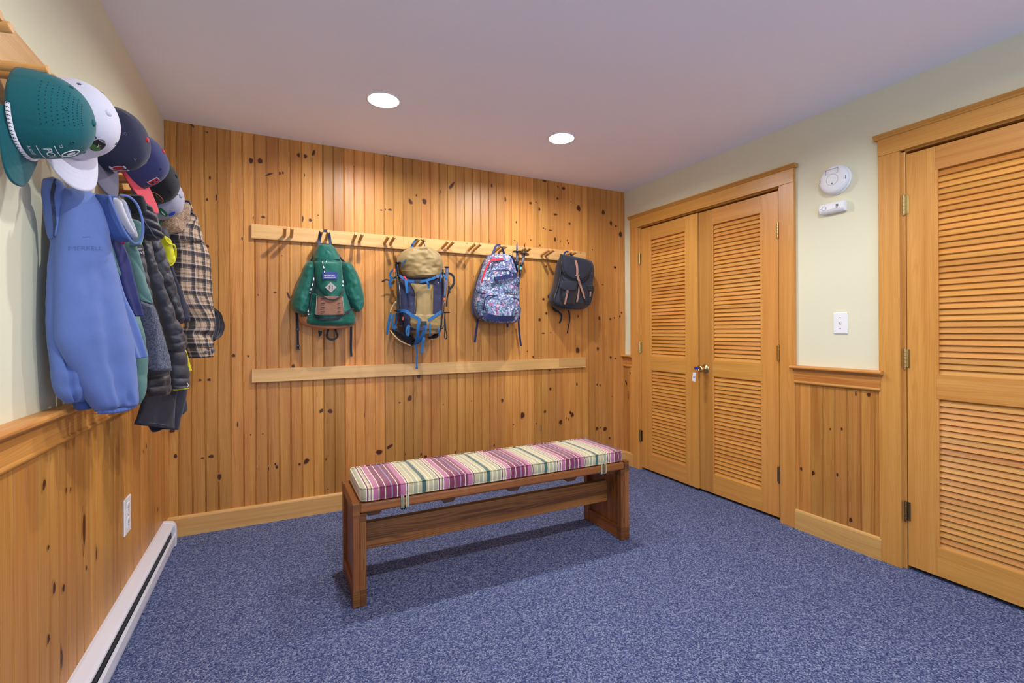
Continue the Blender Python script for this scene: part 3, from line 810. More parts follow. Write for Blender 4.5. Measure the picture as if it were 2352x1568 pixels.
def louvre_leaf(num, y0, y1, hinge_hi, knob=None, tones=(1, 1), swing=0.0):
    """one louvred leaf between y0 < y1; frame, two slatted panels, hinges and maybe a knob"""
    yc = y1 if hinge_hi else y0
    root = empty('door_%d' % num, (XR, yc, 0))
    tag(root, kind='structure')
    if swing: root.rotation_euler = (0, 0, swing)
    z0, z1 = .020, 2.066
    xf, xb = XR + .001, XR + .036
    sw = .116
    rails = [(z0, .158), (.862, .980), (1.954, z1)]
    mb = MB()
    mb.box(xf, xb, y0, y0 + sw, z0, z1, 2, tones[0])
    mb.box(xf, xb, y1 - sw, y1, z0, z1, 2, tones[1])
    for i, (a, b) in enumerate(rails):
        mb.box(xf + .0006, xb, y0 + sw, y1 - sw, a, b, 1, (1.02, .97, .92)[i])
    mb.build('door_frame', M['door'], root, bevel=.0015)
    for (a, b) in ((.158, .862), (.980, 1.954)):
        sl = MB()
        n = round((b - a) / .0285)
        pit = (b - a) / n
        for k in range(n):
            zc = a + (k + .5) * pit
            # slats tip down towards the room, overlapping like shingles
            t = .0035
            w = .0200
            ang = math.radians(25)
            c, s_ = math.cos(ang), math.sin(ang)
            pts = []
            for (p, q) in ((-w, -t), (w, -t), (w, t), (-w, t)):
                # p along the slat (from room side bottom to closet side top)
                xx = XR + .0185 + p * s_ - q * c
                zz = zc + p * c + q * s_
                pts.append((xx, zz))
            pr = [(x, z) for x, z in pts]
            tone = random.uniform(.88, 1.10)
            o_ = random.uniform(0, 60)
            vs = [(x, y, z) for y in (y0 + sw, y1 - sw) for x, z in pr]
            gc = [(x + o_, z + o_, y) for y in (y0 + sw, y1 - sw) for x, z in pr]
            sl.add(vs, [(i, (i + 1) % 4, 4 + (i + 1) % 4, 4 + i) for i in range(4)], 0, gc, [(tone, random.random(), 0, 1)] * 8)
        # thin stops round the slats
        for yy in (y0 + sw, y1 - sw - .009):
            sl.box(XR + .002, XR + .012, yy, yy + .009, a, b, 2, 1.05)
        sl.build('louver_panel', M['slat'], root, fix=True)
    hy = yc + (.006 if hinge_hi else -.006)
    for zc in (1.815, 1.05, .29):
        hb = MB()
        for q in range(5):
            hb.lathe((XR - .0095, hy, zc - .046 + q * .0186), (0, 0, 1), [(0, 0), (.0062, 0), (.0066, .002), (.0066, .016), (.0062, .018), (0, .018)], 12)
        hb.lathe((XR - .0095, hy, zc + .047), (0, 0, 1), [(0, 0), (.005, 0), (.005, .004), (0, .008)], 12)
        hb.lathe((XR - .0095, hy, zc - .047), (0, 0, -1), [(0, 0), (.005, 0), (.005, .004), (0, .008)], 12)
        s2 = -1 if hinge_hi else 1
        hb.box(XR - .002, XR + .0005, hy, hy + s2 * .018, zc - .046, zc + .046)
        hb.build('hinge', M['brass' if zc > .5 else 'old_brass'], root, smooth=False)
    if knob is not None:
        ky, kz = knob
        kb = MB()
        kb.lathe((XR, ky, kz), (-1, 0, 0), [(0.0, 0), (.033, 0), (.033, .004), (.028, .009), (.016, .012), (.012, .018), (.011, .032), (.016, .036), (.025, .044), (.0275, .054), (.026, .062), (.019, .068), (.010, .069), (.0098, .067), (0, .067)], 36)
        kb.build('knob', M['brass'], root, smooth=True)
    return root
louvre_leaf(1, 2.5455, 3.1725, True, tones=(1.0, 1.02), swing=math.radians(-1.3))
louvre_leaf(2, 1.921, 2.5425, False, knob=(2.487, .915), tones=(1.04, .78))  # shade beside the ajar leaf is put into the meeting stile's wood tone
louvre_leaf(3, .441, 1.246, True, tones=(1.0, 1.02))
# ------------------------------------------------------------------ recessed ceiling lights
LLAB = ['round recessed ceiling light, lit white, the one nearer the cap rack wall', 'round recessed ceiling light, lit white, the one nearer the louvred closet doors',
        'round recessed ceiling light behind the camera on the cap rack side', 'round recessed ceiling light behind the camera on the closet door side']
for (x, y), lb in zip(LAMPS, LLAB):
    t = thing('recessed_light', lb, 'light', (x, y, H), 'recessed ceiling lights')
    mb = MB().lathe((x, y, H), (0, 0, -1), [(LR - .001, -.06), (LR - .0005, -.001), (LR - .0005, .0012), (LR + .004, .003), (LR + .012, .0025), (LR + .014, 0.0002), (LR + .001, -.0004)], 48)
    mb.build('trim_ring', M['white_plastic'], t, smooth=True)
    MB().lathe((x, y, H), (0, 0, -1), [(LR - .002, -.002), (.060, -.030), (.044, -.045), (.001, -.046)], 48).build('reflector', M['white_plastic'], t, smooth=True)
    mb = MB().lathe((x, y, H + .040), (0, 0, -1), [(.018, 0), (.025, .010), (.027, .018), (.024, .026), (.015, .031), (0, .033)], 40)
    mb.build('bulb', M['lamp'], t, smooth=True)

# ------------------------------------------------------------------ peg rails
def peg_bm(base, dirv, L=.150, r=.0105):
    b, d = Vector(base), Vector(dirv).normalized()
    x = Vector((0, 0, 1)).cross(d).normalized(); y = d.cross(x)
    mb = MB()
    n = 16
    prof = [(r, -.01), (r, L - .002), (r - .0015, L), (0.0001, L)]
    vs = [b + d * h + (x * math.cos(2 * PI * k / n) + y * math.sin(2 * PI * k / n)) * q for q, h in prof for k in range(n)]
    fs = [(i * n + k, i * n + (k + 1) % n, (i + 1) * n + (k + 1) % n, (i + 1) * n + k) for i in range(3) for k in range(n)]
    of = random.uniform(0, 50)
    gc = [(q * math.cos(2 * PI * k / n) + of, q * math.sin(2 * PI * k / n) + of, h) for q, h in prof for k in range(n)]
    return mb.add(vs, fs, 0, gc, [(random.uniform(.92, 1.05), .5, 0, 1)] * len(vs))

RY = D - .0205
t = thing('peg_rail', 'long pale wooden coat rail with paired pegs, holding the four backpacks', 'coat rail', (1.12, D - .01, 1.83))
mb = MB()
mb.box(-.139, .81, RY, D - .0005, 1.785, 1.872, 0, 1.0)
mb.box(.81, 1.70, RY, D - .0005, 1.785, 1.872, 0, 1.03)
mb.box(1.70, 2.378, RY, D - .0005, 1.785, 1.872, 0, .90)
mb.box(-.139, 2.378, RY - .002, D - .0005, 1.781, 1.7905, 0, .86)
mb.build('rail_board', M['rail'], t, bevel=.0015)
for px in (.085, .69, 1.29, 1.80, 2.32):
    MB().disc((px, RY + .0005, 1.858), (0, -1, 0), .0045, thick=.0012, seg=14).build('screw_plug', M['bench'], t)
PEGX = [.067 + .2095 * i for i in range(11)]
for px in PEGX:
    for e in (-.0205, .0205):
        peg_bm((px + e, RY, 1.812), (0, -.985, .17), .145).build('peg', M['peg'], t, smooth=False)
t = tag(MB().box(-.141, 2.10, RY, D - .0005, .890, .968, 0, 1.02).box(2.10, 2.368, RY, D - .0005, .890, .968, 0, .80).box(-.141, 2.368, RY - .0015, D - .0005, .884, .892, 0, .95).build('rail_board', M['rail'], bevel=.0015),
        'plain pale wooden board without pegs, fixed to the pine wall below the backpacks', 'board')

# left wall coat rack
t = thing('peg_rail', 'wooden coat rack with pegs on the cream wall, mostly hidden under caps and jackets', 'coat rail', (XL, 1.9, 1.885))
RX = XL + .0205
mb = MB()
mb.box(XL + .0005, RX, .70, 3.22, 1.748, 1.930, 1, .98)
mb.build('rail_board', M['rail'], t, bevel=.0015)
LPEG = [1.45 + .21 * i for i in range(8)]
for py in [1.03, 1.24] + LPEG:
    for e in (-.0205, .0205):
        peg_bm((RX, py + e, 1.782), (.985, 0, .10), .105).build('peg', M['peg'], t)

# ------------------------------------------------------------------ baseboard heater on the left
hx = XL + .012
t = thing('baseboard_heater', 'long white metal baseboard heater along the left wall', 'heater', (hx, 1.0, 0))
Y0, Y1 = YB + .02, 3.245
mb = MB()
prof = [(hx + .0005, .008), (hx + .006, .008), (hx + .006, .158), (hx + .052, .170), (hx + .0585, .164), (hx + .060, .128), (hx + .0575, .126), (hx + .056, .150), (hx + .050, .164), (hx + .008, .176), (hx + .0005, .176)]
prof = [(hx + .0005, .008), (hx + .004, .008), (hx + .004, .170), (hx + .012, .1755), (hx + .046, .1660), (hx + .0560, .1560), (hx + .0570, .1480), (hx + .0592, .1485), (hx + .0582, .1575), (hx + .0475, .1690), (hx + .012, .179), (hx + .0005, .179)]
mb.extr(prof, 1, Y0, Y1 - .03)
mb.build('cover', M['white_metal'], t)
mb = MB()
prof = [(hx + .058, .020), (hx + .0625, .020), (hx + .0655, .040), (hx + .0655, .086), (hx + .061, .095), (hx + .056, .096), (hx + .056, .093), (hx + .059, .092), (hx + .062, .085), (hx + .062, .042)]
mb.extr(prof, 1, Y0, Y1 - .03)
mb.build('front_panel', M['white_metal'], t)
mb = MB()
mb.box(hx + .010, hx + .034, Y0, Y1 - .05, .140, .146)
mb.build('damper', plain('dull_metal', (.32, .31, .30), .45, .6), t)
mb = MB()
nf = 0
y = 0.6
while y < Y1 - .08:
    mb.box(hx + .012, hx + .0530, y, y + .0012, .045, .122)
    y += .0075
mb.tube([(hx + .032, Y0 + .02, .08), (hx + .032, Y1 - .05, .08)], .010, 10)
mb.build('heating_fins', M['fin'], t)
mb = MB()
prof = [(hx + .0005, .004), (hx + .066, .004), (hx + .0675, .040), (hx + .0675, .100), (hx + .066, .134), (hx + .061, .156), (hx + .049, .173), (hx + .012, .1815), (hx + .0005, .1815)]
mb.extr(prof, 1, Y1 - .032, Y1)
mb.build('end_cap', M['white_metal'], t, bevel=.002)
t.scale = (.94, 1, .80)      # low unit, about 14 cm tall


# ------------------------------------------------------------------ outlet, switch, detectors
ox = XL + .0118
t = thing('outlet', 'white electrical outlet low on the pine boards above the heater', 'outlet', (ox, 2.52, .425))
MB().box(ox + .0005, ox + .006, 2.474, 2.568, .352, .504).build('cover_plate', M['white_plastic'], t, bevel=.0025)
for zc in (.398, .460):
    r = MB().box(ox + .0055, ox + .0085, 2.503, 2.539, zc - .021, zc + .021)
    ro = r.build('receptacle', M['white_plastic'], t, bevel=.003)
    s = MB().box(ox + .0082, ox + .0089, 2.511, 2.513, zc - .002, zc + .010).box(ox + .0082, ox + .0089, 2.528, 2.530, zc - .002, zc + .010).disc((ox + .0082, 2.521, zc - .011), (1, 0, 0), .0028, thick=.0007)
    s.build('slot', M['slot'], ro)
MB().disc((ox + .0055, 2.521, .429), (1, 0, 0), .003, thick=.0015).build('screw', M['steel'], t)

t = thing('light_switch', 'white toggle light switch on the cream wall between the doors', 'switch', (XR, 1.555, 1.232))
MB().box(XR - .006, XR - .0005, 1.518, 1.592, 1.172, 1.290).build('cover_plate', M['white_plastic'], t, bevel=.0025)
MB().box(XR - .0065, XR - .005, 1.5495, 1.5605, 1.219, 1.243).build('toggle_slot', plain('switch_collar', srgb(206, 204, 204), .4), t)
mb = MB(); mb.add([(XR - .005, 1.551, 1.224), (XR - .005, 1.559, 1.224), (XR - .005, 1.559, 1.240), (XR - .005, 1.551, 1.240), (XR - .017, 1.552, 1.238), (XR - .017, 1.558, 1.238), (XR - .016, 1.558, 1.247), (XR - .016, 1.552, 1.247)],
                 [(0, 1, 2, 3), (4, 5, 6, 7), (0, 1, 5, 4), (1, 2, 6, 5), (2, 3, 7, 6), (3, 0, 4, 7)])
mb.build('toggle', M['white_plastic'], t, bevel=.001)
for zc in (1.202, 1.261):
    MB().disc((XR - .0055, 1.555, zc), (-1, 0, 0), .003, thick=.0015).build('screw', M['steel'], t)

t = thing('smoke_detector', 'round white smoke detector on the cream wall between the doors', 'smoke detector', (XR, 1.565, 2.030))
cy, cz = 1.572, 2.030
MB().lathe((XR - .0005, cy, cz), (-1, 0, 0), [(0, 0), (.078, 0), (.080, .003), (.080, .012), (.074, .014)], 48).build('base_plate', M['white_plastic'], t, smooth=True)
MB().lathe((XR, cy, cz), (-1, 0, 0), [(.070, .013), (.074, .015), (.0765, .020), (.0765, .030), (.073, .038), (.064, .043), (.030, .046), (0, .0465)], 48).build('body', M['white_plastic'], t, smooth=True)
X = XR - .0462
MB().lathe((XR, cy, cz - .002), (-1, 0, 0), [(.0295, .0455), (.0300, .0472), (.0312, .0472), (.0318, .0450)], 40).build('button_ring', plain('ring_grey', srgb(176, 176, 180), .5), t, smooth=True)
MB().box(X - .002, X + .002, cy - .008, cy + .008, cz - .012, cz + .014).build('test_button', M['white_plastic'], t, bevel=.003)
for i in range(3):
    for (yy, zz, w) in ((.049 + i * .0085, -.002, .017), (-.052 - i * .0085, -.012, .020)):
        MB().box(XR - .0445 + abs(yy) * .02, XR - .040, cy + yy - .0012, cy + yy + .0012, cz + zz - w / 2 + .006, cz + zz + w / 2 + .006).build('grille_slot', M['slot'], t)
MB().box(X - .0006, X + .001, cy - .002, cy + .002, cz - .028, cz - .019).build('status_light', M['slot'], t)
v = MB()
for (a, b, c, d) in ((-.030, .034, .0575, .0583), (-.030, .034, .0315, .0323), (-.0308, -.030, .0315, .0583), (.034, .0348, .0315, .0583)):
    v.box(XR - .0462, XR - .041, cy + a, cy + b, cz + c, cz + d)
v.build('battery_door', M['led'], t)

t = thing('alarm', 'small white rectangular alarm mounted just below the round smoke detector', 'alarm', (XR, 1.584, 1.878))
cy, cz = 1.584, 1.878
mb = MB()
prof = [(XR - .0005, cz - .030), (XR - .022, cz - .030), (XR - .034, cz - .024), (XR - .040, cz - .010), (XR - .040, cz + .010), (XR - .034, cz + .024), (XR - .022, cz + .030), (XR - .0005, cz + .030)]
mb.extr(prof, 1, cy - .066, cy + .066)
mb.build('body', M['white_plastic'], t, bevel=.006, seg=3, smooth=False)
v = MB()
for i in range(3):
    v.box(XR - .0415, XR - .037, cy - .040, cy - .028, cz - .0075 + i * .007, cz - .004 + i * .007)
v.build('speaker_slot', M['slot'], t)
v = MB().lathe((XR, cy + .036, cz), (-1, 0, 0), [(.010, .0395), (.0105, .0412), (.0118, .0412), (.0122, .039)], 28)
v.box(XR - .0412, XR - .038, cy + .050, cy + .056, cz - .001, cz + .001).box(XR - .0412, XR - .038, cy + .020, cy + .026, cz - .001, cz + .001)
v.build('test_button', M['led'], t)

# ------------------------------------------------------------------ key left hanging at the closet knob
kx, ky, kz = XR - .069, 2.487, .915
t = thing('key', 'key with blue head and small white tag hanging at the brass closet knob', 'key', (kx, ky, kz))
mb = MB().lathe((kx - .004, ky, kz), (-1, 0, 0), [(0, 0), (.0035, 0), (.0035, .012), (0, .012)], 10)
mb.build('key_blade', M['steel'], t)
mb = MB().box(kx - .036, kx - .016, ky - .012, ky + .012, kz - .004, kz + .016).build('key_head', F['tag_blue'], t, bevel=.004)
mb = MB().tube([(kx - .030, ky + .008 * math.cos(a), kz - .014 + .012 * math.sin(a)) for a in [i * PI / 6 for i in range(12)]], .0011, 6, closed=True, sub=1)
mb.build('key_ring', M['steel'], t)
mb = MB().add([(kx - .034, ky - .004, kz - .026), (kx - .034, ky + .024, kz - .026), (kx - .034, ky + .030, kz - .088), (kx - .034, ky + .004, kz - .092), (kx - .030, ky - .004, kz - .026), (kx - .030, ky + .024, kz - .026), (kx - .030, ky + .030, kz - .088), (kx - .030, ky + .004, kz - .092)],
              [(0, 1, 2, 3), (7, 6, 5, 4), (0, 4, 5, 1), (1, 5, 6, 2), (2, 6, 7, 3), (3, 7, 4, 0)])
tg = mb.build('tag', F['tag_white'], t)
mb = MB()
for i, (a, w) in enumerate(((.004, .010), (.011, .012), (.017, .008))):
    mb.box(kx - .0346, kx - .0340, ky + a, ky + a + .003, kz - .050 - i * .002 - w * 1.5, kz - .050 - i * .002)
mb.build('handwriting', F['tag_blue'], tg)

# ------------------------------------------------------------------ bench
bx0, bx1, by0, by1, bh = .290, 1.806, 2.145, 2.512, .449
t = thing('bench', 'dark stained wooden bench standing on the blue carpet under the striped cushion', 'bench', ((bx0 + bx1) / 2, (by0 + by1) / 2, 0))
for sx, xa in ((1, bx0), (-1, bx1)):
    e = empty('end_frame', (xa - (bx0 + bx1) / 2, 0, 0)); e.parent = t
    X = lambda d: xa + sx * d
    for (ya, yb) in ((by0, by0 + .036), (by1 - .036, by1)):
        MB().box(X(0), X(.030), ya, yb, .001, bh, 2, random.uniform(.9, 1.1)).box(X(.0305), X(.057), ya, yb, .001, bh - (.046 if ya == by0 else 0), 2, random.uniform(.85, 1.05)).build('post', M['bench'], e, bevel=.003)
    MB().box(X(.004), X(.050), by0 + .036, by1 - .036, bh - .055, bh - .001, 1, 1.05).build('top_rail', M['bench'], e, bevel=.003)
    MB().box(X(.004), X(.050), by0 + .036, by1 - .036, .001, .072, 1, .95).build('bottom_rail', M['bench'], e, bevel=.003)
    MB().box(X(.016), X(.036), by0 + .036, by1 - .036, .072, bh - .055, 2, .9).build('side_panel', M['bench'], e)
    # visible end-grain joints
    for (a_, b_, z_, y_, tn) in ((-.0006, .0306, .001, .072, .66), (-.0006, .0306, bh - .062, bh + .0004, .78), (.0304, .0575, .001, .075, .60), (.0304, .0575, bh - .082, bh - .0455, .55)):
        MB().box(X(a_), X(b_), by0 - .0006, by0 + .0366, z_, y_, 0, tn).build('finger_joint', M['bench'], e, bevel=.002)
for (ya, nm) in ((by0, 'front_rail'), (by1 - .032, 'back_rail')):
    MB().box(bx0 + .0308, bx1 - .0308, ya, ya + .032, bh - .0455, bh - .003, 0, 1.08).build(nm, M['bench'], t, bevel=.009, seg=4)
MB().box(bx0 + .0578, bx1 - .0578, 2.268, 2.306, .190, .312, 0, .95).build('stretcher', M['bench'], t, bevel=.003)
MB().box(bx0 + .0578, bx1 - .0578, by0 + .033, by1 - .033, bh - .024, bh - .009, 0, .7).build('seat_board', M['bench'], t)
for xc in (.385, .735, 1.085, 1.435, 1.700):
    mb = MB()
    mb.extr([(xc - .040, bh - .0245), (xc + .040, bh - .0245), (xc + .040, bh - .052), (xc + .024, bh - .072), (xc - .024, bh - .072), (xc - .040, bh - .052)], 1, by0 + .0335, by1 - .0335, .5)
    # extr axis 1 -> (a, l, b)
    mb.build('cross_batten', M['bench'], t)

# cushion
cx0, cx1, cy0, cy1, cz0, cz1 = .328, 1.770, 2.152, 2.520, .4510, .509
t = thing('bench_cushion', 'long cushion striped in purple, pink, beige and green lying on the bench', 'cushion', ((cx0 + cx1) / 2, (cy0 + cy1) / 2, cz0))
mb = MB()
nx, ny, nz = 90, 26, 6
vs, fs, idx = [], [], {}
def cv(i, j, k):
    key = (i, j, k)
    if key in idx: return idx[key]
    a, b, c = i / nx, j / ny, k / nz
    x, y, z = cx0 + (cx1 - cx0) * a, cy0 + (cy1 - cy0) * b, cz0 + (cz1 - cz0) * c
    r = .022       # rounded plan corners
    dx = min(x - cx0, cx1 - x); dy = min(y - cy0, cy1 - y)
    ex, ey = min(1, dx / .06), min(1, dy / .06)
    edge = (1 - (1 - ex) ** 2) * (1 - (1 - ey) ** 2)
    if k == nz: z += .010 * edge - .004 + .0022 * noise.noise(Vector((x * 9, y * 9, 1)))
    bul = .006 * math.sin(PI * c)
    if i == 0: x -= bul
    if i == nx: x += bul
    if j == 0: y -= bul + .0015 * noise.noise(Vector((x * 22, c * 3, 4)))
    if j == ny: y += bul
    # pull in corners
    if dx < .03 and dy < .03:
        qx, qy = (.03 - dx) / .03, (.03 - dy) / .03
        l = math.hypot(qx, qy)
        if l > 1:
            f = (1 - 1 / l)
            x += (qx * f * .03) * (1 if x < 1 else -1); y += (qy * f * .03) * (1 if y < 2.3 else -1)
    idx[key] = len(vs); vs.append((x, y, z))
    return idx[key]
for i in range(nx):
    for j in range(ny):
        for k in (0, nz):
            fs.append((cv(i, j, k), cv(i + 1, j, k), cv(i + 1, j + 1, k), cv(i, j + 1, k)))
    for k in range(nz):
        for j in (0, ny):
            fs.append((cv(i, j, k), cv(i + 1, j, k), cv(i + 1, j, k + 1), cv(i, j, k + 1)))
for j in range(ny):
    for k in range(nz):
        for i in (0, nx):
            fs.append((cv(i, j, k), cv(i, j + 1, k), cv(i, j + 1, k + 1), cv(i, j, k + 1)))
mb.add(vs, fs)
mb.build('cushion_body', F['stripes'], t, smooth=True)
pp = []
for z in (cz1 - .001, cz0 + .004):
    ring = [(cx0 + .03, cy0 - .0015, z), (cx1 - .03, cy0 - .0015, z), (cx1 - .006, cy0 + .006, z), (cx1 + .0015, cy0 + .03, z), (cx1 + .0015, cy1 - .03, z), (cx1 - .006, cy1 - .006, z), (cx1 - .03, cy1 + .001, z), (cx0 + .03, cy1 + .001, z), (cx0 + .006, cy1 - .006, z), (cx0 - .001, cy1 - .03, z), (cx0 - .001, cy0 + .03, z), (cx0 + .006, cy0 + .006, z)]
    mb = MB().tube(ring, .0028, 8, closed=True, sub=1)
    mb.gc = [tuple(p) for p in mb.v]
    mb.build('piping', F['stripes'], t, smooth=True)
for xc in (.517, 1.627):
    for yy, s in ((by0, -1), (by1, 1)):
        mb = MB()
        for q in (-.011, .011):
            y_o = yy + s * .003
            p = [(xc + q, yy - s * .010, bh + .004), (xc + q, y_o, bh + .002), (xc + q, y_o + s * .001, bh - .024), (xc + q, y_o, bh - .047), (xc + q, yy - s * .016, bh - .0505), (xc + q, yy - s * .033, bh - .046)]
            mb.ribbon(p, .013, .0022, (0, s, 0), sub=3)
            mb.ribbon([(a_, b_ + s * .0004, c_) for a_, b_, c_ in p], .0045, .0026, (0, s, 0), sub=3, mi=2)
        if s < 0:
            mb.ribbon([(xc - .006, yy + .030, bh - .049), (xc - .010, yy + .028, bh - .058), (xc - .002, yy + .028, bh - .064)], .012, .002, (0, -1, 0), sub=2, mi=1)
            mb.ribbon([(xc + .002, yy + .030, bh - .049), (xc + .008, yy + .028, bh - .058), (xc - .001, yy + .028, bh - .064)], .012, .002, (0, -1, 0), sub=2, mi=1)
        mb.build('tie', [F['belt_cream'], F['pack_charcoal'], F['sage_green']], t)

# ------------------------------------------------------------------ backpacks on the peg rail
YP = D - .155           # where the peg tips carry the loops
def crop(x0, y0, s):
    return lambda a, b: (x0 + a / s, y0 + b / s)

class Pack:
    """keeps one pack's measured frame: g maps detail coordinates to photo points, pt places them at depth y"""
    def __init__(s, root, g):
        s.root, s.g = root, g
    def pt(s, a, b, y):
        f, n = yplane(y)
        return f(*s.g(a, b))
    def path(s, pts, y):
        out = []
        for p in pts:
            out.append(s.pt(p[0], p[1], p[2] if len(p) > 2 else y))
        return out
    def body(s, name, mat, rows, y, front, back, **k):
        rows = [((r[0], r[1]), (r[2], r[3])) if len(r) == 4 else ((r[1], r[0]), (r[2], r[0])) for r in rows]
        return sheet(name, mat, k.pop('parent', s.root), rows, yplane(y), front, back, pxmap=s.g, **k)
    def strap(s, name, mat, pts, y, w, th=.0025, nrm=(0, -1, 0), parent=None, sub=5, twist=None):
        mb = MB().ribbon(s.path(pts, y), w, th, nrm, sub=sub, twist=twist)
        return mb.build(name, mat, parent or s.root, smooth=False)
    def cord(s, name, mat, pts, y, r, parent=None, closed=False, sub=5):
        return MB().tube(s.path(pts, y), r, 8, closed=closed, sub=sub).build(name, mat, parent or s.root, smooth=True)
    def plate(s, name, mat, poly, y, th=.003, parent=None, bevel=.001):
        """thin flat patch with the given outline"""
        f = [s.pt(p[0], p[1], p[2] if len(p) > 2 else y) for p in poly]
        n = len(f)
        b = [p + Vector((0, th, 0)) for p in f]
        mb = MB().add(f + b, [tuple(range(n)), tuple(range(n, 2 * n))[::-1]] + [(i, (i + 1) % n, n + (i + 1) % n, n + i) for i in range(n)])
        return mb.build(name, mat, parent or s.root, bevel=bevel)
    def block(s, name, mat, a, b, w, h, y, dp=.010, parent=None, bevel=.0015):
        c = s.pt(a, b, y)
        return MB().box(c.x - w / 2, c.x + w / 2, c.y - dp / 2, c.y + dp / 2, c.z - h / 2, c.z + h / 2).build(name, mat, parent or s.root, bevel=bevel)
    def buckle(s, name, a, b, w, h, y, t=.0025, mat=None, rot=0.0, parent=None):
        c = s.pt(a, b, y)
        ca, sa = math.cos(rot), math.sin(rot)
        q = [Vector((c.x + x * ca - z * sa, c.y, c.z + x * sa + z * ca)) for x, z in ((-w / 2, -h / 2), (w / 2, -h / 2), (w / 2, h / 2), (-w / 2, h / 2))]
        mb = MB().tube(q, t, 6, closed=True, sub=1)
        mb.tube([(q[0] + q[3]) / 2 + Vector((0, 0, 0)), (q[1] + q[2]) / 2], t * .8, 6, sub=1)
        return mb.build(name, mat or M['steel'], parent or s.root)

# ---- green pack
t = thing('backpack', 'green backpack with bulging side pockets and a brown leather patch, leftmost of the hanging packs', 'backpack', (.29, D - .09, 1.45), 'backpacks on the peg rail')
G = Pack(t, crop(640, 500, 4.6125))
y0 = D - .075
G.body('main_body', F['teal_pack'], [(285, 420, 555), (330, 388, 600), (400, 360, 640), (470, 346, 665), (600, 345, 692), (720, 345, 700), (850, 345, 735), (950, 315, 770), (1030, 285, 815), (1090, 268, 822), (1130, 290, 800), (1160, 370, 730)], y0, .10, .06, wr=.010, wf=20, p=2.6, nv=56)
sb = G.body('leather_base', F['suede_tan'], [(1052, 216, 832), (1075, 220, 830), (1110, 232, 826), (1140, 270, 790), (1165, 350, 740), (1185, 440, 640)], y0 + .004, .075, .055, wr=.003, nv=24, top=0)
l = G.body('side_pocket', F['teal_pack'], [(462, 300, 385), (520, 262, 395), (600, 232, 400), (680, 200, 398), (760, 168, 390), (840, 142, 378), (910, 128, 362), (960, 138, 340), (1000, 180, 310), (1020, 225, 285)], y0 + .004, .085, .055, wr=.012, wf=18, nv=50)
G.body('pocket_seam', F['teal_pack_dark'], [(490, 285, 358), (505, 282, 360), (520, 270, 364), (534, 262, 364)], y0 + .001, .075, .02, parent=l, nv=12)
r = G.body('side_pocket', F['teal_pack'], [(466, 655, 745), (520, 645, 792), (600, 645, 838), (680, 650, 868), (760, 665, 890), (840, 695, 905), (900, 730, 908), (950, 765, 895), (985, 800, 868), (1000, 822, 850)], y0 + .004, .085, .055, wr=.012, wf=18, nv=50)
G.body('pocket_seam', F['teal_pack_dark'], [(500, 684, 764), (512, 680, 772), (524, 676, 782), (536, 674, 794)], y0 + .001, .075, .02, parent=r, nv=12)
G.body('front_pocket', F['teal_pack'], [(452, 376, 664), (500, 370, 668), (600, 376, 678), (700, 392, 684), (770, 412, 684), (815, 446, 668), (845, 490, 630), (862, 530, 600)], y0 - .055, .062, .03, wr=.004, p=2.8)
G.body('lower_pocket', F['teal_pack'], [(800, 340, 400), (860, 330, 720), (930, 322, 745), (1000, 318, 770), (1045, 330, 780), (1075, 380, 760), (1090, 470, 690)], y0 - .035, .055, .03, wr=.008, wf=20)
G.body('lid_flap', F['teal_pack'], [(282, 424, 552), (320, 408, 578), (370, 394, 606), (410, 384, 632), (440, 378, 650), (452, 420, 655)], y0 - .062, .038, .035, wr=.004, p=3, bot=1)
G.body('leather_pocket', F['leather_brown'], [(832, 412, 676), (870, 404, 680), (930, 400, 684), (1000, 396, 690), (1020, 397, 690), (1028, 410, 680)], y0 - .100, .022, .02, wr=.003, p=4, top=0)
for (a, b, w) in ((470, 905, 44), (468, 948, 44), (468, 993, 44), (642, 905, 30), (643, 948, 30), (643, 993, 30), (465, 855, 40)):
    p0, p1 = G.pt(a - w / 2, b, y0 - .1255), G.pt(a + w / 2, b, y0 - .1255)
    MB().ribbon([p0, p1], .0035, .002, (0, -1, 0), sub=1).build('stitching', F['badge_dark'], t)
G.cord('leather_trim', F['patch_grey'], [(405, 832, y0 - .106), (400, 900, y0 - .108), (396, 1000, y0 - .108), (408, 1024, y0 - .108), (540, 1028, y0 - .118), (678, 1022, y0 - .108), (690, 1000, y0 - .108), (684, 920, y0 - .108), (676, 836, y0 - .106)], y0, .0022)
lab = G.plate('brand_label', F['label_blue'], [(462, 576), (622, 570), (626, 652), (464, 650)], y0 - .1245, .008)
mb = MB()
c0, c1 = G.pt(545, 612, y0 - .1256), G.pt(600, 612, y0 - .1256)
text_on(mb, 'JANSPORT', .0135, c0, (1, 0, 0), (0, 0, 1), sx=.92)
q = [G.pt(482, 633, y0 - .1256), G.pt(606, 629, y0 - .1256)]
mb.ribbon(q, .0018, .0008, (0, -1, 0), sub=1)
mb.build('lettering', F['white_thread'], lab)
di = G.plate('diamond_patch', F['patch_grey'], [(552, 682), (614, 736), (556, 792), (490, 738)], y0 - .1245, .008)
mb = MB()
for a in (536, 568):
    mb.ribbon([G.pt(a, 716, y0 - .1254), G.pt(a + 2, 754, y0 - .1254)], .0035, .001, (0, -1, 0), sub=1)
mb.build('slit', F['badge_dark'], di)
G.strap('hang_loop', F['pack_navy'], [(428, 290, y0 - .055), (432, 235, YP + .03), (440, 165, YP + .012), (462, 140, YP + .02), (500, 140, YP + .02), (528, 150, YP + .012), (540, 220, YP + .03), (552, 292, y0 - .05)], YP, .018, .003, nrm=(0, -1, 0))
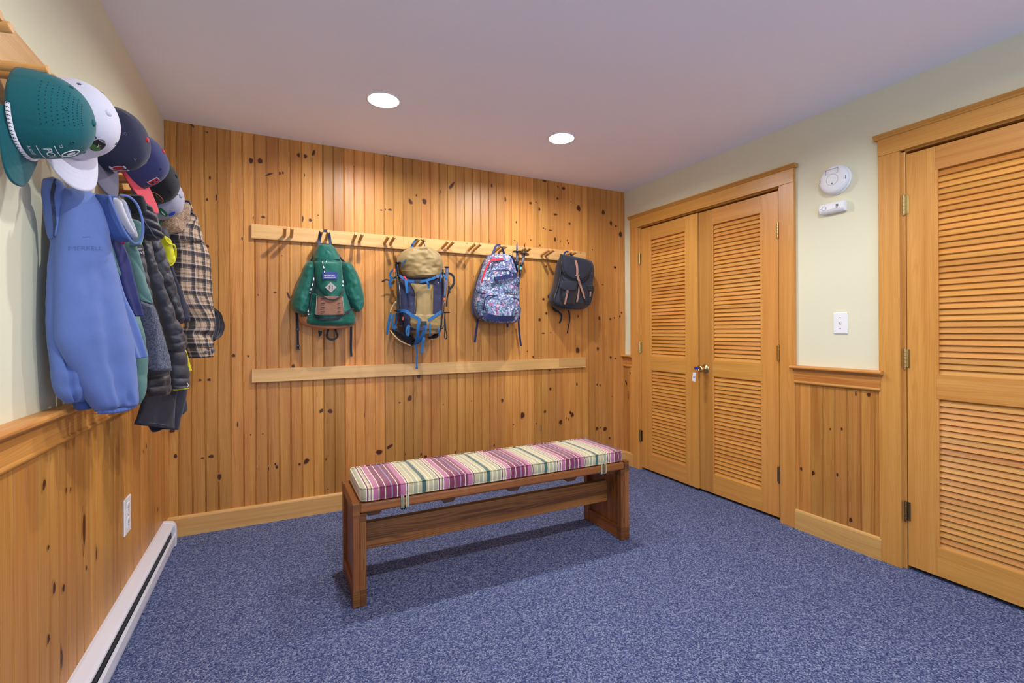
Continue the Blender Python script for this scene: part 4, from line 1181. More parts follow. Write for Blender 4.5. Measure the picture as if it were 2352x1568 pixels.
for i, pts in enumerate(([(462, 440, y0 - .105), (470, 500, y0 - .114), (484, 560, y0 - .122), (486, 612, y0 - .124)], [(498, 445, y0 - .105), (506, 478, y0 - .112), (500, 505, y0 - .115)], [(372, 600, y0 - .095), (368, 680, y0 - .10), (345, 745, y0 - .10), (330, 800, y0 - .09)], [(676, 640, y0 - .07), (680, 700, y0 - .085), (678, 740, y0 - .09)], [(318, 960, y0 - .07), (312, 1010, y0 - .085), (330, 1040, y0 - .09)])):
    mb = MB()
    pp, _ = spline(G.path(pts, y0), [0] * len(pts), 5)
    for j in range(len(pp) - 1):
        mb.tube([pp[j], pp[j + 1]], .0034, 6, mi=(j // 2) % 2, sub=1)
    mb.build('zipper_pull', [F['webbing_black'], F['white_thread']], t)
G.strap('compression_strap', F['webbing_black'], [(395, 760, y0 - .085), (440, 810, y0 - .122), (520, 862, y0 - .128), (590, 868, y0 - .128), (650, 835, y0 - .122), (690, 770, y0 - .09)], y0, .009, .003)
G.strap('compression_strap', F['webbing_black'], [(378, 1030, y0 - .088), (450, 1070, y0 - .108), (540, 1076, y0 - .112), (620, 1060, y0 - .112), (700, 1015, y0 - .104), (795, 958, y0 - .084)], y0, .013, .003)
G.cord('zipper', F['webbing_black'], [(362, 560, y0 - .055), (380, 700, y0 - .068), (345, 800, y0 - .075), (330, 900, y0 - .07), (318, 1000, y0 - .06)], y0, .004)
G.cord('zipper', F['webbing_black'], [(668, 560, y0 - .055), (720, 700, y0 - .06), (760, 830, y0 - .065), (800, 930, y0 - .055), (825, 985, y0 - .03)], y0, .004)
s1 = G.strap('shoulder_strap', F['webbing_black'], [(190, 995, y0 + .05), (198, 1080, y0 + .045), (202, 1180, y0 + .045), (203, 1290, y0 + .045), (206, 1400, y0 + .045)], y0, .0135)
G.block('buckle', M['black_plastic'], 203, 1183, .021, .014, y0 + .043, parent=s1)
G.block('buckle', M['black_plastic'], 205, 1355, .021, .013, y0 + .043, parent=s1)
G.block('buckle', M['black_plastic'], 206, 1395, .023, .010, y0 + .043, parent=s1)
s2 = G.strap('shoulder_strap', F['webbing_black'], [(768, 1150, y0 + .04), (768, 1240, y0 + .045), (766, 1350, y0 + .045), (770, 1470, y0 + .045)], y0, .0145)
G.block('strap_end', F['webbing_black'], 770, 1462, .016, .008, y0 + .044, parent=s2)
G.strap('haul_loop', F['webbing_black'], [(528, 1170, y0 - .03), (518, 1215, y0 - .045), (512, 1255, y0 - .045), (540, 1285, y0 - .05), (590, 1285, y0 - .05), (622, 1255, y0 - .045), (612, 1215, y0 - .045), (596, 1170, y0 - .03)], y0, .014, .003)
G.plate('strap_tab', F['webbing_black'], [(418, 1195), (462, 1200), (455, 1240), (428, 1265)], y0, .003)
G.cord('side_seam', F['webbing_black'], [(408, 330, y0 - .03), (370, 400, y0 - .02), (345, 450, y0 - .01), (345, 480, y0 - .01)], y0, .005)
G.cord('side_seam', F['webbing_black'], [(580, 320, y0 - .03), (630, 390, y0 - .02), (665, 440, y0 - .01), (695, 465, y0)], y0, .006)

# ---- khaki trekking pack with blue straps
t = thing('backpack', 'large khaki and navy trekking backpack with bright blue straps', 'backpack', (.88, D - .1, 1.4), 'backpacks on the peg rail')
K = Pack(t, crop(860, 530, 4.75))
y0 = D - .085
K.body('main_body', F['pack_navy'], [(480, 330, 700), (540, 268, 745), (620, 250, 752), (720, 240, 750), (830, 235, 745), (930, 240, 735), (1020, 262, 725), (1080, 310, 705), (1110, 370, 690)], y0, .10, .07, wr=.006, nv=56, p=2.8)
lid = K.body('top_lid', F['khaki_ripstop'], [(188, 385, 545), (205, 345, 610), (240, 285, 676), (280, 258, 712), (330, 246, 732), (380, 262, 742), (420, 285, 738), (455, 300, 720), (485, 325, 698), (505, 348, 672), (518, 380, 640)], y0 - .025, .125, .085, wr=.016, wf=19, nv=60, p=2.8)
K.body('lid_fold', F['khaki_dark'], [(432, 300, 722), (455, 318, 712), (480, 330, 698), (505, 350, 672), (520, 400, 630)], y0 - .060, .078, .05, wr=.008, parent=lid, nv=24)
K.strap('lid_zipper', F['webbing_blue'], [(298, 385, y0 - .10), (318, 345, y0 - .112), (345, 315, y0 - .12), (375, 303, y0 - .13)], y0, .008, .003, parent=lid)
K.body('front_panel', F['khaki_ripstop'], [(572, 395, 638), (620, 420, 638), (700, 442, 637), (780, 446, 636), (860, 444, 634), (930, 432, 638), (960, 430, 640)], y0 - .088, .022, .02, fold=lambda a, s: .010 * math.exp(-((a - .42 - .1 * s) / .12) ** 2) * s, wr=.003, p=4)
K.body('lower_compartment', F['khaki_ripstop'], [(895, 325, 725), (940, 328, 726), (985, 335, 726), (1030, 350, 722), (1060, 375, 712), (1090, 400, 690)], y0 - .045, .075, .03, wr=.010, wf=20, nv=30)
K.body('bottom', F['khaki_dark'], [(1020, 250, 718), (1060, 300, 712), (1090, 340, 698), (1115, 390, 685), (1125, 440, 650)], y0 - .005, .10, .07, wr=.005, nv=20)
for pts in ([(400, 580, y0 - .1), (440, 660, y0 - .114), (446, 780, y0 - .116), (440, 900, y0 - .112)], [(636, 580, y0 - .1), (637, 660, y0 - .112), (635, 780, y0 - .114), (634, 900, y0 - .112)]):
    K.cord('panel_seam', F['khaki_dark'], pts, y0, .0028)
K.cord('piping', F['belt_cream'], [(690, 560, y0 - .085), (728, 620, y0 - .06), (736, 720, y0 - .045), (732, 860, y0 - .045)], y0, .0055)
K.cord('piping', F['belt_cream'], [(236, 772, y0 - .02), (205, 815, y0), (182, 860, y0 + .01), (178, 890, y0 + .01)], y0, .005)
hb = K.body('hip_belt', F['belt_black'], [(175, 1085, 240, 1060), (215, 1125, 300, 1085), (265, 1170, 360, 1110), (330, 1215, 410, 1140), (390, 1248, 440, 1180), (425, 1252, 445, 1215)], y0 + .02, .05, .03, nv=26)
K.cord('belt_piping', F['belt_cream'], [(172, 1085, y0), (215, 1140, y0 - .01), (268, 1190, y0 - .01), (330, 1225, y0 - .01), (395, 1252, y0 - .01)], y0, .0045, parent=hb)
h2 = K.body('hip_belt', F['belt_black'], [(700, 1075, 722, 1060), (660, 1120, 705, 1130), (615, 1150, 672, 1172), (575, 1158, 600, 1182)], y0 + .01, .04, .03, nv=18)
K.cord('belt_piping', F['belt_cream'], [(698, 1140, y0 - .01), (660, 1172, y0 - .015), (615, 1186, y0 - .015)], y0, .004, parent=h2)
bl = F['webbing_blue']
K.strap('compression_strap', bl, [(258, 478, y0 - .06), (300, 505, y0 - .10), (350, 540, y0 - .13), (430, 553, y0 - .15), (520, 552, y0 - .152), (600, 530, y0 - .148), (670, 505, y0 - .13), (745, 460, y0 - .06)], y0, .017, .003)
K.block('buckle', M['black_plastic'], 468, 553, .034, .020, y0 - .155)
K.block('buckle', F['pole_grey'], 686, 497, .020, .022, y0 - .128)
K.strap('strap_tail', bl, [(342, 535, y0 - .132), (350, 600, y0 - .138), (358, 680, y0 - .136)], y0, .017, .003)
K.strap('strap_tail', bl, [(565, 540, y0 - .154), (585, 572, y0 - .158), (592, 600, y0 - .15), (592, 628, y0 - .146)], y0, .014, .003)
K.strap('strap_tail', bl, [(720, 470, y0 - .09), (722, 510, y0 - .095), (716, 555, y0 - .09)], y0, .013, .003)
K.strap('strap_tail', bl, [(748, 470, y0 - .07), (770, 500, y0 - .09), (795, 530, y0 - .09)], y0, .014, .003)
K.strap('whistle_tab', F['zip_red'], [(318, 500, y0 - .118), (335, 510, y0 - .126), (348, 540, y0 - .13)], y0, .010, .004)
K.strap('v_strap', bl, [(250, 880, y0 - .075), (330, 872, y0 - .11), (400, 915, y0 - .135), (470, 955, y0 - .142), (505, 980, y0 - .145)], y0, .021, .003)
K.strap('v_strap', bl, [(735, 885, y0 - .06), (715, 890, y0 - .09), (650, 935, y0 - .125), (590, 975, y0 - .142)], y0, .020, .003)
K.block('buckle', M['black_plastic'], 538, 1005, .036, .026, y0 - .150, .014)
K.block('buckle', F['pack_navy'], 525, 1068, .036, .024, y0 - .150, .012)
K.strap('belt_strap', bl, [(488, 975, y0 - .146), (478, 1040, y0 - .148), (472, 1110, y0 - .142), (462, 1190, y0 - .12), (440, 1245, y0 - .08)], y0, [.018, .020, .022, .020, .014], .003)
K.strap('belt_strap', bl, [(560, 1020, y0 - .15), (545, 1090, y0 - .152), (520, 1150, y0 - .14), (488, 1205, y0 - .115), (462, 1235, y0 - .09)], y0, [.026, .028, .026, .022, .016], .003)
tl = K.strap('strap_tail', bl, [(548, 1165, y0 - .14), (530, 1195, y0 - .145), (524, 1260, y0 - .14), (520, 1335, y0 - .14)], y0, .017, .003)
K.block('strap_end', F['webbing_blue'], 520, 1330, .020, .009, y0 - .142, parent=tl)
tl = K.strap('strap_tail', bl, [(440, 1245, y0 - .09), (458, 1280, y0 - .095), (464, 1340, y0 - .09), (460, 1420, y0 - .09), (462, 1500, y0 - .09)], y0, [.010, .012, .010, .010, .012], .003)
K.block('strap_end', F['webbing_blue'], 462, 1495, .016, .012, y0 - .092, parent=tl)
for pts in ([(372, 1025, y0 - .125), (350, 1075, y0 - .13), (352, 1125, y0 - .128), (368, 1140, y0 - .128), (376, 1090, y0 - .128), (378, 1030, y0 - .126)], [(604, 1010, y0 - .13), (606, 1070, y0 - .134), (608, 1145, y0 - .125)], [(685, 1025, y0 - .09), (700, 1080, y0 - .10), (708, 1145, y0 - .09)]):
    K.strap('gear_loop', bl, pts, y0, .011, .003)
K.strap('side_strap', bl, [(180, 895, y0 + .01), (165, 960, y0 + .005), (150, 1040, y0 + .005), (138, 1130, y0 + .005)], y0, [.016, .018, .017, .014], .003, nrm=(-.3, -1, 0))
K.strap('side_strap', bl, [(215, 905, y0 - .02), (195, 970, y0 - .02), (205, 1040, y0 - .02), (222, 1070, y0 - .02), (236, 990, y0 - .02), (240, 900, y0 - .03)], y0, .013, .003, nrm=(-.3, -1, 0))
K.strap('side_strap', bl, [(215, 420, y0 + .02), (180, 450, y0 + .02), (172, 500, y0 + .02), (200, 520, y0), (240, 500, y0 - .03)], y0, .013, .003)
K.strap('side_strap', bl, [(195, 500, y0 + .0), (175, 545, y0), (165, 580, y0), (190, 605, y0)], y0, .017, .003)
st = K.strap('sternum_strap', F['webbing_black'], [(200, 515, y0 + .02), (165, 540, y0 + .01), (130, 533, y0 + .01), (82, 555, y0 + .01)], y0, [.008, .008, .009, .012], .003)
K.strap('shoulder_strap', F['webbing_black'], [(755, 470, y0), (820, 465, y0 + .01), (862, 500, y0 + .015), (868, 560, y0 + .015), (848, 605, y0 + .01), (812, 640, y0 + .005)], y0, .016, .006)
s3 = K.strap('shoulder_strap', F['webbing_black'], [(812, 600, y0), (815, 660, y0), (800, 700, y0), (790, 760, y0), (786, 825, y0)], y0, [.012, .012, .008, .009, .012], .003)
K.block('buckle', M['black_plastic'], 815, 665, .018, .022, y0 - .004, parent=s3)
K.strap('hang_loop', bl, [(405, 195, y0 - .06), (410, 165, YP + .02), (420, 140, YP + .01), (450, 98, YP + .02)], y0, .013, .003)
K.strap('hang_loop', F['webbing_black'], [(445, 98, YP + .012), (490, 92, YP + .015), (528, 110, YP + .012), (545, 150, YP + .015), (553, 200, y0 - .06)], y0, .007, .003)

def pole(name, label, path, y, parts):
    return None
def trek_pole(label, g, y, grip, shafts, basket=None, tip=None, loops=(), bands=(), discs=(), rs=.0052):
    P = Pack(None, g)
    p0 = P.pt(*grip[0][:2], y)
    t = thing('trekking_pole', label, 'trekking pole', tuple(p0), 'trekking poles strapped to the khaki pack')
    P.root = t
    pts = P.path(grip, y)
    MB().tube(pts, [.010, .0125, .0105, .012, .0115, .009][:len(pts)] if len(pts) <= 6 else .011, 12, sub=3).build('grip', F['pole_grey'] if loops else F['pole_black'], t, smooth=True)
    for c in discs:
        q = P.pt(c[0], c[1], y)
        MB().lathe(q, (0, 0, 1), [(0, -.004), (c[2] * .8, -.004), (c[2], 0), (c[2] * .9, .004), (0, .005)], 20).build(c[3], M['black_plastic'], t, smooth=True)
    for sh in shafts:
        MB().tube(P.path(sh, y), rs, 10, sub=1).build('shaft', F['pole_black'], t, smooth=True)
    for (a, b, m) in bands:
        q = P.pt(a, b, y)
        MB().lathe(q - Vector((0, 0, .012)), (0, 0, 1), [(0, 0), (.0072, 0), (.0072, .022), (0, .022)], 12).build('lock_band', m, t)
    for lp in loops:
        MB().tube(P.path(lp, y), .004, 8, sub=4).build('wrist_strap', F['webbing_black'], t, smooth=True)
    return t
trek_pole('black folded trekking pole strapped to the left side of the khaki pack', K.g, D - .150, [(255, 352), (254, 400), (258, 450), (262, 490)], [[(228, 362), (250, 600), (262, 868), (280, 1030)], [(262, 480), (290, 860), (318, 1050)]],
          bands=[(219, 432, F['orange_mark']), (310, 955, F['orange_mark'])], discs=[(256, 348, .022, 'grip_top'), (262, 872, .030, 'basket')])
trek_pole('grey-gripped trekking pole strapped to the right side of the khaki pack', K.g, D - .165, [(792, 402), (792, 440), (788, 500), (780, 560), (772, 620), (765, 730)], [[(765, 720), (755, 870), (735, 960), (728, 1050)], [(748, 420), (752, 560), (762, 760)]],
          loops=[[(770, 895), (765, 1000), (768, 1090), (764, 1150), (778, 1180), (790, 1150), (780, 1080), (772, 980), (770, 900)], [(740, 960), (718, 1010), (722, 1055), (745, 1062), (752, 1030)]], bands=[(762, 740, F['orange_mark'])], discs=[(790, 396, .019, 'grip_top'), (790, 892, .024, 'basket')])

# ---- floral pack
t = thing('backpack', 'floral print backpack with a red zipper and navy straps', 'backpack', (1.5, D - .1, 1.5), 'backpacks on the peg rail')
B = Pack(t, crop(1060, 530, 5.4057))
y0 = D - .085
B.body('main_body', F['floral'], [(292, 350, 545), (320, 318, 572), (370, 285, 606), (440, 262, 636), (520, 238, 662), (600, 206, 690), (700, 178, 700), (800, 156, 704), (900, 146, 708), (1000, 162, 704), (1060, 190, 700), (1110, 226, 682), (1140, 300, 650), (1150, 400, 590)], y0, .115, .06, wr=.006, nv=60, p=2.8)
B.body('side_panel', F['webbing_navy'], [(310, 318, 345), (400, 275, 300), (500, 244, 270), (600, 208, 235), (720, 172, 210), (850, 140, 185), (950, 132, 180), (1030, 148, 200), (1080, 185, 225), (1100, 215, 235)], y0 + .01, .045, .055, wr=.003)
B.body('side_panel', F['webbing_navy'], [(300, 535, 560), (340, 575, 600), (400, 610, 632), (470, 636, 655), (540, 650, 668)], y0 + .01, .07, .05)
B.body('side_pocket', F['floral_dim'], [(725, 176, 200), (755, 170, 262), (800, 158, 285), (900, 146, 280), (980, 160, 275), (1050, 185, 262), (1085, 205, 240)], y0 - .028, .06, .03, wr=.006)
B.cord('pocket_edge', F['webbing_navy'], [(175, 715, y0 - .03), (195, 750, y0 - .06), (240, 772, y0 - .09), (300, 778, y0 - .105)], y0, .0045)
B.body('front_pocket', F['floral'], [(795, 345, 670), (820, 310, 700), (870, 290, 712), (940, 276, 714), (1000, 284, 704), (1050, 300, 672), (1085, 330, 650)], y0 - .085, .05, .03, wr=.006, p=3)
B.cord('pocket_zipper', F['webbing_navy'], [(272, 985, y0 - .095), (280, 920, y0 - .112), (292, 850, y0 - .12), (318, 812, y0 - .125), (380, 803, y0 - .130), (520, 815, y0 - .132), (640, 830, y0 - .128), (695, 845, y0 - .118), (714, 880, y0 - .105)], y0, .0042)
B.strap('main_zipper', F['zip_red'], [(248, 650, y0 - .085), (270, 570, y0 - .10), (300, 480, y0 - .108), (340, 400, y0 - .112), (380, 362, y0 - .113), (440, 356, y0 - .116), (510, 348, y0 - .115), (550, 356, y0 - .108), (585, 385, y0 - .10)], y0, [.008, .011, .012, .012, .015, .016, .015, .010, .006], .004, nrm=(-.15, -1, .1))
B.cord('zipper_seam', F['webbing_navy'], [(330, 440, y0 - .112), (360, 395, y0 - .116), (400, 378, y0 - .118), (470, 374, y0 - .119), (530, 368, y0 - .116), (575, 395, y0 - .11)], y0, .003)
B.cord('upper_pocket_zipper', F['webbing_navy'], [(380, 492, y0 - .118), (480, 484, y0 - .121), (560, 484, y0 - .119), (600, 500, y0 - .115), (612, 525, y0 - .11)], y0, .0025)
sk = B.strap('board_strap', F['webbing_navy'], [(402, 600, y0 - .125), (440, 596, y0 - .135), (540, 574, y0 - .138), (620, 556, y0 - .132), (690, 540, y0 - .10)], y0, [.040, .030, .030, .032, .036], .004)
B.block('strap_stitch', F['cap_silver'], 632, 547, .013, .013, y0 - .134, .003, parent=sk)
B.cord('strap_ring', F['pack_navy'], [(425, 575, y0 - .138), (430, 625, y0 - .138)], y0, .005, parent=sk)
B.body('strap_tail', F['floral'], [(604, 350, 402), (622, 346, 420), (640, 345, 410), (652, 350, 380)], y0 - .12, .010, .01)
B.body('tool_loop', F['floral_dim'], [(575, 650, 712), (605, 640, 722), (640, 648, 720), (672, 665, 700)], y0 - .085, .02, .02)
lb = B.plate('brand_label', F['badge_dark'], [(545, 760), (682, 768), (682, 792), (545, 784)], y0 - .126, .003)
mb = MB()
for i, ch in enumerate('BURTON'):
    q = B.pt(558 + i * 22.5, 773 + i * 1.3, y0 - .1268)
    mb.box(q.x - .0028, q.x + .0028, q.y, q.y + .0008, q.z - .0024, q.z + .0024, mi=1)
    text_on(mb, ch, .0052, q - Vector((0, .0003, 0)), (1, 0, 0), (0, 0, 1), 0)
mb.build('lettering', [F['badge_dark'], F['white_thread']], lb)
B.strap('base_band', F['webbing_navy'], [(288, 1035, y0 - .11), (330, 1062, y0 - .128), (440, 1082, y0 - .138), (560, 1088, y0 - .134), (655, 1086, y0 - .11)], y0, [.036, .040, .040, .038, .036], .004, nrm=(0, -1, -.2))
B.body('base', F['floral_dim'], [(1095, 230, 660), (1115, 240, 650), (1135, 290, 620), (1148, 380, 590)], y0 - .035, .09, .06, nv=14)
B.strap('shoulder_strap', F['webbing_navy'], [(205, 1070, y0 + .04), (192, 1180, y0 + .045), (178, 1280, y0 + .045), (166, 1385, y0 + .045)], y0, .0165, .003)
B.body('side_strap', F['webbing_navy'], [(940, 690, 722), (1000, 680, 720), (1060, 672, 712), (1100, 690, 715)], y0 - .01, .04, .03)
B.strap('shoulder_strap', F['webbing_navy'], [(708, 1080, y0 + .03), (712, 1200, y0 + .04), (724, 1320, y0 + .045), (740, 1428, y0 + .045)], y0, .0155, .003)
B.strap('strap_tab', F['webbing_navy'], [(570, 1150, y0 + .01), (571, 1195, y0 + .015)], y0, .016, .003, sub=1)
B.strap('hang_loop', F['webbing_navy'], [(380, 300, y0 - .05), (402, 250, YP + .03), (425, 195, YP + .05), (455, 178, YP + .05), (500, 190, YP + .04), (518, 250, YP + .04), (535, 312, y0 - .04)], y0, .017, .003, nrm=(-.4, -1, 0))

def stick(label, tip, basket, band, low, y):
    P = Pack(None, B.g)
    a = P.pt(*tip, y)
    t = thing('trekking_pole', label, 'trekking pole', tuple(a), 'upturned trekking poles in the floral pack')
    P.root = t
    b, c, e = P.pt(*basket, y), P.pt(*band, y), P.pt(*low, y)
    d = (e - a).normalized()
    MB().tube([a, a + d * .030], [.0025, .0045], 10, sub=1).build('tip', F['pole_black'], t, smooth=True)
    MB().tube([a + d * .028, b], .0068, 10, sub=1).build('tip_sleeve', F['pole_grey'], t, smooth=True)
    MB().lathe(b, d, [(0, -.005), (.010, -.006), (.030, -.003), (.036, .001), (.034, .005), (.026, .003), (.012, .006), (0, .007)], 24).build('basket', F['pole_black'], t, smooth=True)
    MB().tube([b, c], .0078, 12, sub=1).build('lower_shaft', F['pole_grey'], t, smooth=True)
    m = c - d * .028
    MB().lathe(m - d * .014, d, [(0, 0), (.012, 0), (.0135, .006), (.012, .020), (.010, .028), (0, .028)], 14).build('lock', F['pole_black'], t, smooth=True)
    MB().lathe(c - d * .010, d, [(0, 0), (.0088, 0), (.0088, .022), (0, .022)], 14).build('band', F['mint'], t)
    MB().tube([c, e], .0085, 12, sub=1).build('upper_shaft', F['pole_black'], t, smooth=True)
stick('upturned trekking pole with mint band beside the floral pack, the upright one', (690, 128), (690, 256), (686, 447), (680, 560), D - .10)
stick('upturned trekking pole with mint band beside the floral pack, the one leaning right', (790, 152), (785, 285), (736, 463), (710, 660), D - .125)

# ---- black pack
t = thing('backpack', 'small black backpack with tan leather straps and silver buckles, rightmost on the rail', 'backpack', (2.16, D - .1, 1.5), 'backpacks on the peg rail')
W = Pack(t, crop(1060, 530, 5.4057))
y0 = D - .085
bk = F['pack_charcoal']
W.body('main_body', bk, [(1222, 288, 1600, 372), (1215, 340, 1612, 420), (1202, 420, 1624, 490), (1190, 500, 1618, 570), (1176, 580, 1612, 650), (1160, 660, 1608, 730), (1135, 750, 1600, 800), (1112, 820, 1590, 860), (1102, 870, 1570, 910), (1115, 920, 1545, 950), (1160, 962, 1500, 975)], y0, .10, .065, wr=.005, nv=56, p=2.8)
W.body('side_gusset', F['bag_black_pvc'], [(1215, 340, 1240, 350), (1195, 450, 1222, 460), (1175, 560, 1200, 570), (1155, 670, 1185, 680), (1110, 800, 1150, 820), (1098, 870, 1140, 890), (1120, 930, 1160, 940)], y0 - .005, .05, .05)
W.body('base', F['bag_black_pvc'], [(1105, 860, 1580, 900), (1110, 890, 1570, 920), (1120, 925, 1545, 950), (1160, 962, 1505, 975), (1230, 985, 1440, 985)], y0 - .004, .105, .06, nv=18, wr=.003)
W.body('lid_flap', bk, [(1226, 284, 1600, 372), (1240, 320, 1600, 400), (1240, 380, 1602, 450), (1246, 440, 1596, 500), (1262, 500, 1575, 545), (1295, 550, 1545, 580), (1340, 588, 1505, 602), (1390, 608, 1470, 612)], y0 - .088, .026, .04, wr=.003, p=4, nv=36)
W.cord('flap_edge', F['bag_black_pvc'], [(1238, 380, y0 - .092), (1248, 450, y0 - .104), (1275, 525, y0 - .112), (1330, 583, y0 - .115), (1400, 612, y0 - .116), (1470, 612, y0 - .115), (1535, 588, y0 - .112), (1580, 540, y0 - .10), (1600, 470, y0 - .085)], y0, .003)
pk = W.body('front_pocket', F['bag_black_pvc'], [(690, 1222, 1432), (760, 1222, 1425), (830, 1225, 1412), (890, 1240, 1395), (925, 1262, 1375)], y0 - .085, .042, .02, p=3, wr=.003)
W.body('pocket_flap', bk, [(628, 1228, 1436), (660, 1222, 1438), (700, 1220, 1434), (728, 1245, 1425), (742, 1275, 1395)], y0 - .118, .016, .02, p=4, parent=pk)
W.strap('pocket_strap', F['strap_tan_leather'], [(1318, 735, y0 - .138), (1308, 790, y0 - .136), (1296, 850, y0 - .134), (1284, 912, y0 - .125)], y0, [.015, .016, .016, .013], .003, parent=pk)
W.buckle('buckle', 1316, 752, .018, .022, y0 - .141, .0022, rot=.05, parent=pk)
p2 = W.body('side_pocket', F['bag_black_pvc'], [(1520, 690, 1630, 690), (1530, 760, 1622, 760), (1535, 830, 1605, 830), (1540, 900, 1580, 900), (1540, 930, 1560, 930)], y0 - .055, .045, .03, p=3)
W.body('pocket_flap', F['badge_dark'], [(1535, 676, 1632, 676), (1545, 710, 1642, 700), (1560, 745, 1642, 735), (1585, 760, 1640, 748)], y0 - .085, .020, .02, p=4, parent=p2)
W.strap('pocket_strap', F['strap_tan_leather'], [(1605, 752, y0 - .105), (1600, 800, y0 - .10), (1592, 870, y0 - .09), (1575, 920, y0 - .075)], y0, .011, .003, parent=p2)
W.strap('lid_strap', F['strap_tan_leather'], [(1385, 325, y0 - .075), (1415, 365, y0 - .112), (1432, 430, y0 - .120), (1438, 500, y0 - .121), (1436, 560, y0 - .121)], y0, [.018, .020, .0195, .018, .018], .0035)
W.strap('lid_strap', F['strap_tan_leather'], [(1437, 560, y0 - .122), (1456, 610, y0 - .126), (1478, 680, y0 - .128), (1502, 750, y0 - .126), (1525, 825, y0 - .12), (1530, 842, y0 - .118)], y0, [.018, .018, .0175, .017, .015, .004], .0035)
W.strap('strap_keeper', F['strap_tan_leather'], [(1410, 556, y0 - .120), (1440, 552, y0 - .127), (1468, 548, y0 - .120)], y0, .007, .003)
W.buckle('buckle', 1464, 640, .024, .026, y0 - .131, .0026, rot=.3)
W.strap('center_strap', F['strap_tan_leather'], [(1462, 690, y0 - .104), (1452, 780, y0 - .108), (1440, 850, y0 - .108), (1425, 920, y0 - .10), (1402, 968, y0 - .085)], y0, [.013, .014, .015, .016, .016], .003)
W.strap('shoulder_strap', F['webbing_black'], [(1200, 560, y0 + .04), (1160, 690, y0 + .05), (1120, 780, y0 + .045), (1085, 800, y0 + .04), (1082, 825, y0 + .03), (1108, 860, y0 + .03)], y0, [.02, .022, .02, .016, .016, .012], .006)
W.strap('strap_tail', F['webbing_black'], [(1120, 900, y0 + .03), (1135, 950, y0 + .03), (1160, 985, y0 + .03), (1205, 1005, y0 + .03), (1238, 1045, y0 + .03), (1236, 1095, y0 + .03), (1215, 1145, y0 + .03)], y0, [.010, .018, .022, .016, .014, .014, .015], .003)
W.strap('strap_tail', F['webbing_black'], [(1318, 970, y0 + .02), (1335, 1010, y0 + .03), (1342, 1070, y0 + .035), (1340, 1130, y0 + .035), (1325, 1200, y0 + .035), (1312, 1272, y0 + .035)], y0, [.018, .016, .013, .011, .009, .010], .003)
W.strap('hang_loop', F['webbing_navy'], [(1275, 296, y0 - .045), (1285, 270, YP + .03), (1310, 258, YP + .05), (1345, 280, YP + .04), (1370, 310, y0 - .05)], y0, .014, .003, nrm=(-.4, -1, 0))
W.block('rivet', M['steel'], 1545, 392, .005, .005, y0 - .098, .004)

# ------------------------------------------------------------------ jackets hanging from the coat rack on the left wall
DX, DY = .16, .215           # every garment hangs in a vertical plane turned this way
def gplane(bx, by):
    return plane(bx - DX, by - DY, bx, by)
g6 = crop(60, 380, 2.45)
def part(name, mat, root, rows, pl, front, back, **k):
    rows = [((r[0], r[1]), (r[2], r[3])) for r in rows]
    return sheet(name, mat, root, rows, pl, front, back, pxmap=g6, **k)
def on(pl, a, b, lift=0.0):
    f, n = pl
    return f(*g6(a, b)) + n * lift
def gcord(name, mat, root, pl, pts, r, sub=5):
    return MB().tube([on(pl, *p) for p in pts], r, 8, sub=sub).build(name, mat, root, smooth=True)
def gstrap(name, mat, root, pl, pts, w, th=.002, sub=5):
    return MB().ribbon([on(pl, *p) for p in pts], w, th, pl[1], sub=sub).build(name, mat, root)
GRP = 'jackets and trousers on the left coat rack'
def garment(name, label, cat, x, y, z=1.5):
    return thing(name, label, cat, (x, y, z), GRP)
vf = lambda n, a, ph=0.0, lean=0.0: (lambda t, s: a * (0.25 + 0.75 * s) * math.sin(2 * PI * (n * t + lean * s) + ph))

# --- light blue anorak, nearest the camera
t = garment('anorak', 'light blue hooded anorak hanging nearest the camera, under the white cap', 'jacket', -.46, 1.78)
A = gplane(-.385, 1.885)
A2 = gplane(-.385, 1.925)
A0 = gplane(-.375, 1.855)
sl = part('sleeve', F['anorak_blue'], t, [(205, 120, 360, 140), (190, 250, 418, 250), (172, 400, 450, 395), (164, 500, 470, 500), (160, 600, 496, 600), (160, 700, 520, 700), (158, 800, 546, 800), (157, 900, 572, 900), (162, 985, 592, 990), (205, 1080, 604, 1080), (250, 1160, 612, 1160), (300, 1260, 619, 1260), (352, 1345, 622, 1330), (385, 1385, 618, 1352)], A, .042, .02,
     fold=lambda a, s: .009 * s * math.sin(2 * PI * (1.6 * a) + .6) + .013 * math.exp(-((a - .45 + .12 * s) / .10) ** 2) * s - .012 * math.exp(-((a - .63) / .05) ** 2 - ((s - .90) / .04) ** 2), wr=.005, wf=10, nv=80, nu=44, top=1, bot=1, p=3.0)
# elastic cuff: a gathered band
vs, fs = [], []
n = 72
for i in range(n + 1):
    q = i / n
    a, b = 392 + (614 - 392) * q, 1392 + (1350 - 1392) * q - 12 * math.sin(PI * q) * -1
    rp = .0035 * math.sin(q * 150) + .002 * math.sin(q * 67)
    base = .034 * math.sin(PI * min(1, max(0, q))) ** .6
    for k, (db, dl) in enumerate(((-22, .002), (-10, .007 + rp), (0, .006 + rp * .6), (6, 0), (4, -.02))):
        vs.append(on(A, a, b + db, base * .55 + dl))
for i in range(n):
    for k in range(4):
        fs.append((i * 5 + k, (i + 1) * 5 + k, (i + 1) * 5 + k + 1, i * 5 + k + 1))
MB().add(vs, fs).build('elastic_cuff', F['anorak_blue'], sl, smooth=True)
part('torso', F['anorak_blue'], t, [(250, 130, 400, 160), (260, 250, 436, 300), (280, 400, 476, 470), (300, 600, 514, 620), (330, 750, 556, 750), (380, 850, 604, 850), (430, 950, 640, 955), (480, 1040, 666, 1045), (520, 1095, 670, 1076)], A2, .022, .02, fold=vf(2.5, .006), bot=0, p=3, nv=50)
